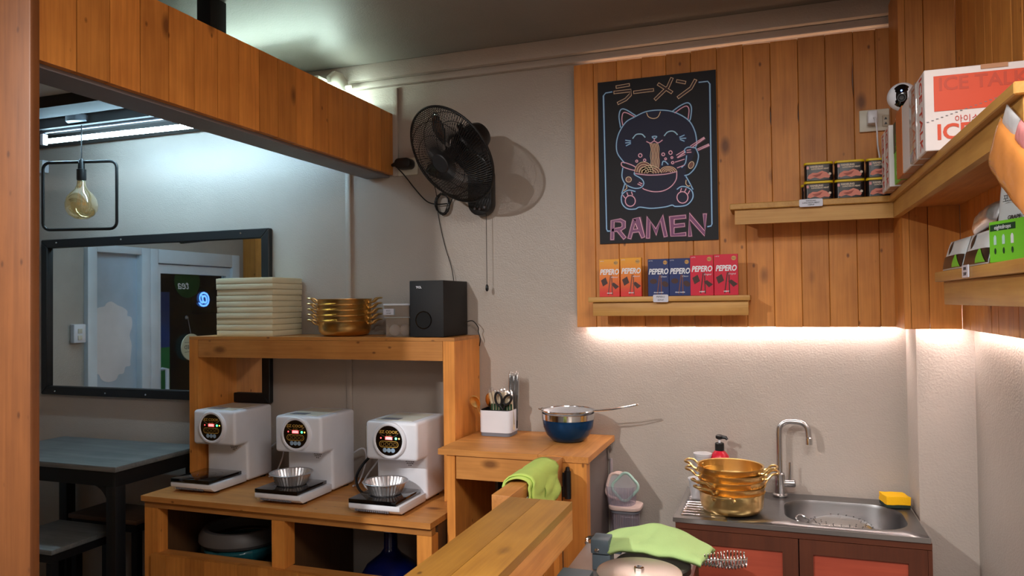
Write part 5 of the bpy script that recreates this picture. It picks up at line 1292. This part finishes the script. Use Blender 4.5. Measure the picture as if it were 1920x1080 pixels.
MB(cm).lathe([(.0025, .0392), (0, .0396)], cc + uy * .013, 8, CM).build('status_light', e_blue, cm)

# ------------------------------------------------------------------ lower right shelf with pouches
ls = thing('wall_shelf', 'pale pine shelf under the corner shelf, on the right wall', 'shelf', (.45, -1.0, 1.48))
MB(ls).box(.378, .518, -1.75, -.638, 1.5385, 1.5625).bevel(.002).build('top_board', w_shelf_y, ls)
MB(ls).box(.392, .410, -1.75, -.668, 1.482, 1.538).bevel(.002).build('fascia', w_shelf_y, ls)
MB(ls).box(.4105, .518, -1.75, -.668, 1.51, 1.538).build('underside_board', w_shelf_y, ls)
ZP = 1.563
def pillow(b, o, U, V, W, w_, h_, t_, nu=14, nv=14, crimp=.25):
    """a filled pouch: two bulging faces meeting at flat edges; o = bottom centre"""
    o, U, V, W = Vector(o), Vector(U).normalized(), Vector(V).normalized(), Vector(W).normalized()
    def side(s):
        def fn(u, v):
            a, c = u * 2 - 1, v * 2 - 1
            th = t_ / 2 * (max(0, 1 - a ** 4) ** .5) * (max(0, 1 - abs(c) ** 3) ** .5)
            th += .03 * t_ * math.sin(11 * a + 5 * c) * (1 - abs(a))
            return o + U * a * w_ / 2 * (1 - .04 * (1 - c * c)) + V * (v * h_) + W * s * max(th, .0006)
        return fn
    b.grid(side(1), nu, nv); b.grid(side(-1), nu, nv); return b
def coffee(label, y, tilt):
    p = thing('drip_pouch', label, 'pouch', (.43, y, ZP), 'black and white pouches on the lower shelf')
    U = Vector((0, -1, 0)); V = Vector((.30, .12, 1)).normalized(); W = U.cross(V)
    if W.x > 0: W = -W
    O = Vector((.392 if y > -1.05 else .425, y, ZP + .002))
    pillow(MB(p), O, U, V, W, .205, .074, .016).build('pouch', m_pouchw, p, ang=1.2)
    nn = W * .0098
    P3 = lambda a, c, e=0: O + U * a * .205 + V * c * .074 + W * (e + .0085 * max(0.1, 1 - (2 * abs(a)) ** 4) ** .5 * max(.05, 1 - abs(2 * c - 1) ** 3) ** .5 + .0008)
    def patch(nm_, m_, f, nu=10, nv=6): MB(p).grid(lambda u, v: P3(*f(u, v)), nu, nv).build(nm_, m_, p)
    patch('dark_band', m_can, lambda u, v: (-.485 + .97 * u, .03 + .40 * v), 12, 5)
    patch('green_print', m_green, lambda u, v: (.08 + (.36 - .30 * v) * u + .1 * v, .04 + .38 * v, .0008), 4, 5)
    patch('bean_print', m_can, lambda u, v: (-.18 + .13 * math.sin(PI * v) * (u - .4) - .03 * v, .46 + .52 * v), 4, 8)
    R_ = Matrix((-W.cross(V), V, W)).transposed() if False else axes(U, V)
    return p
coffee('black and white pouch leaning at left end of the lower shelf', -.765, 0)
coffee('black and white pouch leaning right of the first', -.978, 0)
gb = thing('drink_box', 'bright green drink box standing on the lower shelf', 'drink box', (.42, -1.17, ZP))
GU = Vector((.35, -1, 0)).normalized(); GN = Vector((-1, -.35, 0)).normalized()
def gbox(b, a0, a1, d0, d1, z0, z1):
    o = Vector((.385, -1.118, 0)); f = lambda a, d, z: o + GU * a - GN * d + Vector((0, 0, z))
    v = [b._v(f(a, d, z)) for z in (z0, z1) for a, d in ((a0, d0), (a1, d0), (a1, d1), (a0, d1))]
    for q in ((0, 3, 2, 1), (4, 5, 6, 7), (0, 1, 5, 4), (1, 2, 6, 5), (2, 3, 7, 6), (3, 0, 4, 7)): b._f([v[i] for i in q])
    return b
gbox(MB(gb), 0, .105, 0, .030, ZP + .001, ZP + .078).bevel(.001, 1).build('box', m_green, gb, smooth=False)
gbox(MB(gb), .004, .075, -.0006, 0, ZP + .060, ZP + .072).build('name_panel', m_dkgreen, gb)
GA = axes(GU, (0, 0, 1)); g0 = Vector((.385, -1.118, 0))
text('lettering', 'eightdrops', .011, m_white, gb, g0 + GU * .040 + GN * .0008 + Vector((0, 0, ZP + .066)), GA)
for k in range(3):
    q = g0 + GU * (.018 + .024 * k) + GN * .0006
    b = MB(gb); b.poly(ell(0, 0, .003, .006, n=10), lambda a, d: q + GU * a + Vector((0, 0, ZP + .022 + d))); b.build('leaf_print', m_dkgreen, gb, smooth=False)
    b = MB(gb); b.poly([(-.004, .034), (.004, .034), (.004, .048), (.0015, .052), (-.0015, .052), (-.004, .048)], lambda a, d: q + GU * a + Vector((0, 0, ZP + d))); b.build('bottle_print', m_pouchw if k == 2 else m_mint, gb, smooth=False)
def bagthing(name, label, o, U, V, W, w_, h_, t_, m_, cat, group=None):
    p = thing(name, label, cat, o, group); pillow(MB(p), o, U, V, W, w_, h_, t_).build('pouch', m_, p, ang=1.2); return p
f1 = bagthing('foil_pouch', 'crumpled silver foil pouch lying above the black and white pouches', (.418, -.955, 1.640), (0, -1, .12), (.3, .0, .9), (-1, 0, .3), .16, .046, .044, m_silver, 'pouch', 'silver foil pouches on the lower shelf')
bagthing('foil_pouch', 'silver foil pouch wedged beneath the crumpled one', (.440, -1.03, 1.612), (0, -1, .08), (.5, 0, .8), (-1, 0, .5), .13, .028, .030, m_silver, 'pouch', 'silver foil pouches on the lower shelf')
bagthing('foil_pouch', 'dark silver foil pouch right of the green box', (.43, -1.275, ZP + .001), (.25, -1, 0), (.15, 0, 1), (-1, -.25, .15), .11, .085, .03, m_silver, 'pouch', 'silver foil pouches on the lower shelf')
w1 = bagthing('drink_pouch', 'white and green juice pouch standing behind the green box', (.432, -1.075, ZP + .001), (.45, -1, 0), (.10, .05, 1), (-1, -.45, .1), .085, .195, .022, m_pouchw, 'pouch', 'juice pouches on the lower shelf')
w2 = bagthing('drink_pouch', 'white juice pouch at the frame edge beside the green one', (.445, -1.20, ZP + .001), (.45, -1, 0), (.12, -.05, 1), (-1, -.45, .12), .095, .180, .022, m_pouchw, 'pouch', 'juice pouches on the lower shelf')
WA = axes((.45, -1, 0), (.10, .05, 1)); Wn = Vector((-1, -.45, .1)).normalized()
o1 = Vector((.432, -1.075, ZP)); U1 = Vector((.45, -1, 0)).normalized()
text('lettering', '포도', .018, m_print_dk, w1, o1 + Wn * .0125 + Vector((.008, 0, .125)), WA); text('lettering', 'GRAPE', .011, m_print_dk, w1, o1 + Wn * .0125 + U1 * .012 + Vector((.008, 0, .088)), WA, bold=.0003); text('lettering', 'ADE', .009, m_print_dk, w1, o1 + Wn * .0125 + U1 * .012 + Vector((.007, 0, .078)), WA)
o2 = Vector((.445, -1.20, ZP))
text('lettering', '자몽', .018, m_print_dk, w2, o2 + Wn * .0125 + Vector((.010, 0, .130)), WA); text('lettering', '에이드', .018, m_print_dk, w2, o2 + Wn * .0125 + Vector((.008, 0, .110)), WA); text('lettering', 'GRAPEFRUIT', .008, m_print_dk, w2, o2 + Wn * .0125 + Vector((.006, 0, .090)), WA)
MB(w1).box(.440, .458, -1.105, -1.045, 1.741, 1.757).build('green_top', m_green, w1)
od = thing('drink_pouch', 'orange drink pouch with clear top, tilted below the corner shelf edge', 'pouch', (.331, -1.45, 1.66), 'juice pouches on the lower shelf')
oU = Vector((0, -.865, -.50)).normalized(); oV = Vector((.10, -.50, .865)).normalized(); oW = Vector((-1, 0, .1)).normalized()
oo = Vector((.331, -1.450, 1.660))
pillow(MB(od), oo, oU, oV, oW, .215, .080, .026).build('pouch', m_orange, od, ang=1.2)
pillow(MB(od), oo + oV * .074 - oU * .055, oU, oV, oW, .075, .030, .008).build('clear_top', c_milky, od, ang=1.2)
pillow(MB(od), oo + oV * .074 + oU * .015, oU, oV, oW, .06, .030, .013).build('pink_tab', m_pinkp, od, ang=1.2)
tgl = thing('price_tag', 'small white price tag on the lower right shelf edge', 'price tag', (.374, -.97, 1.554))
MB(tgl).box(.3745, .3775, -.996, -.943, 1.5405, 1.567).bevel(.0008, 1).build('card', m_tag, tgl)
LEFT = axes((0, -1, 0), (0, 0, 1))
text('lettering', '100ML', .010, m_print_dk, tgl, (.3742, -.9695, 1.559), LEFT); text('lettering', '55PHP', .010, m_print_dk, tgl, (.3742, -.9695, 1.548), LEFT)

# lettering becomes plain mesh
dg = bpy.context.evaluated_depsgraph_get()
for o in [o for o in C.objects if o.type == 'FONT']:
    me = bpy.data.meshes.new_from_object(o.evaluated_get(dg))
    n = bpy.data.objects.new('tmp', me); C.objects.link(n)
    n.parent = o.parent; n.matrix_local = o.matrix_local.copy()
    nm_ = o.name.split('.')[0]; bpy.data.objects.remove(o); n.name = nm_
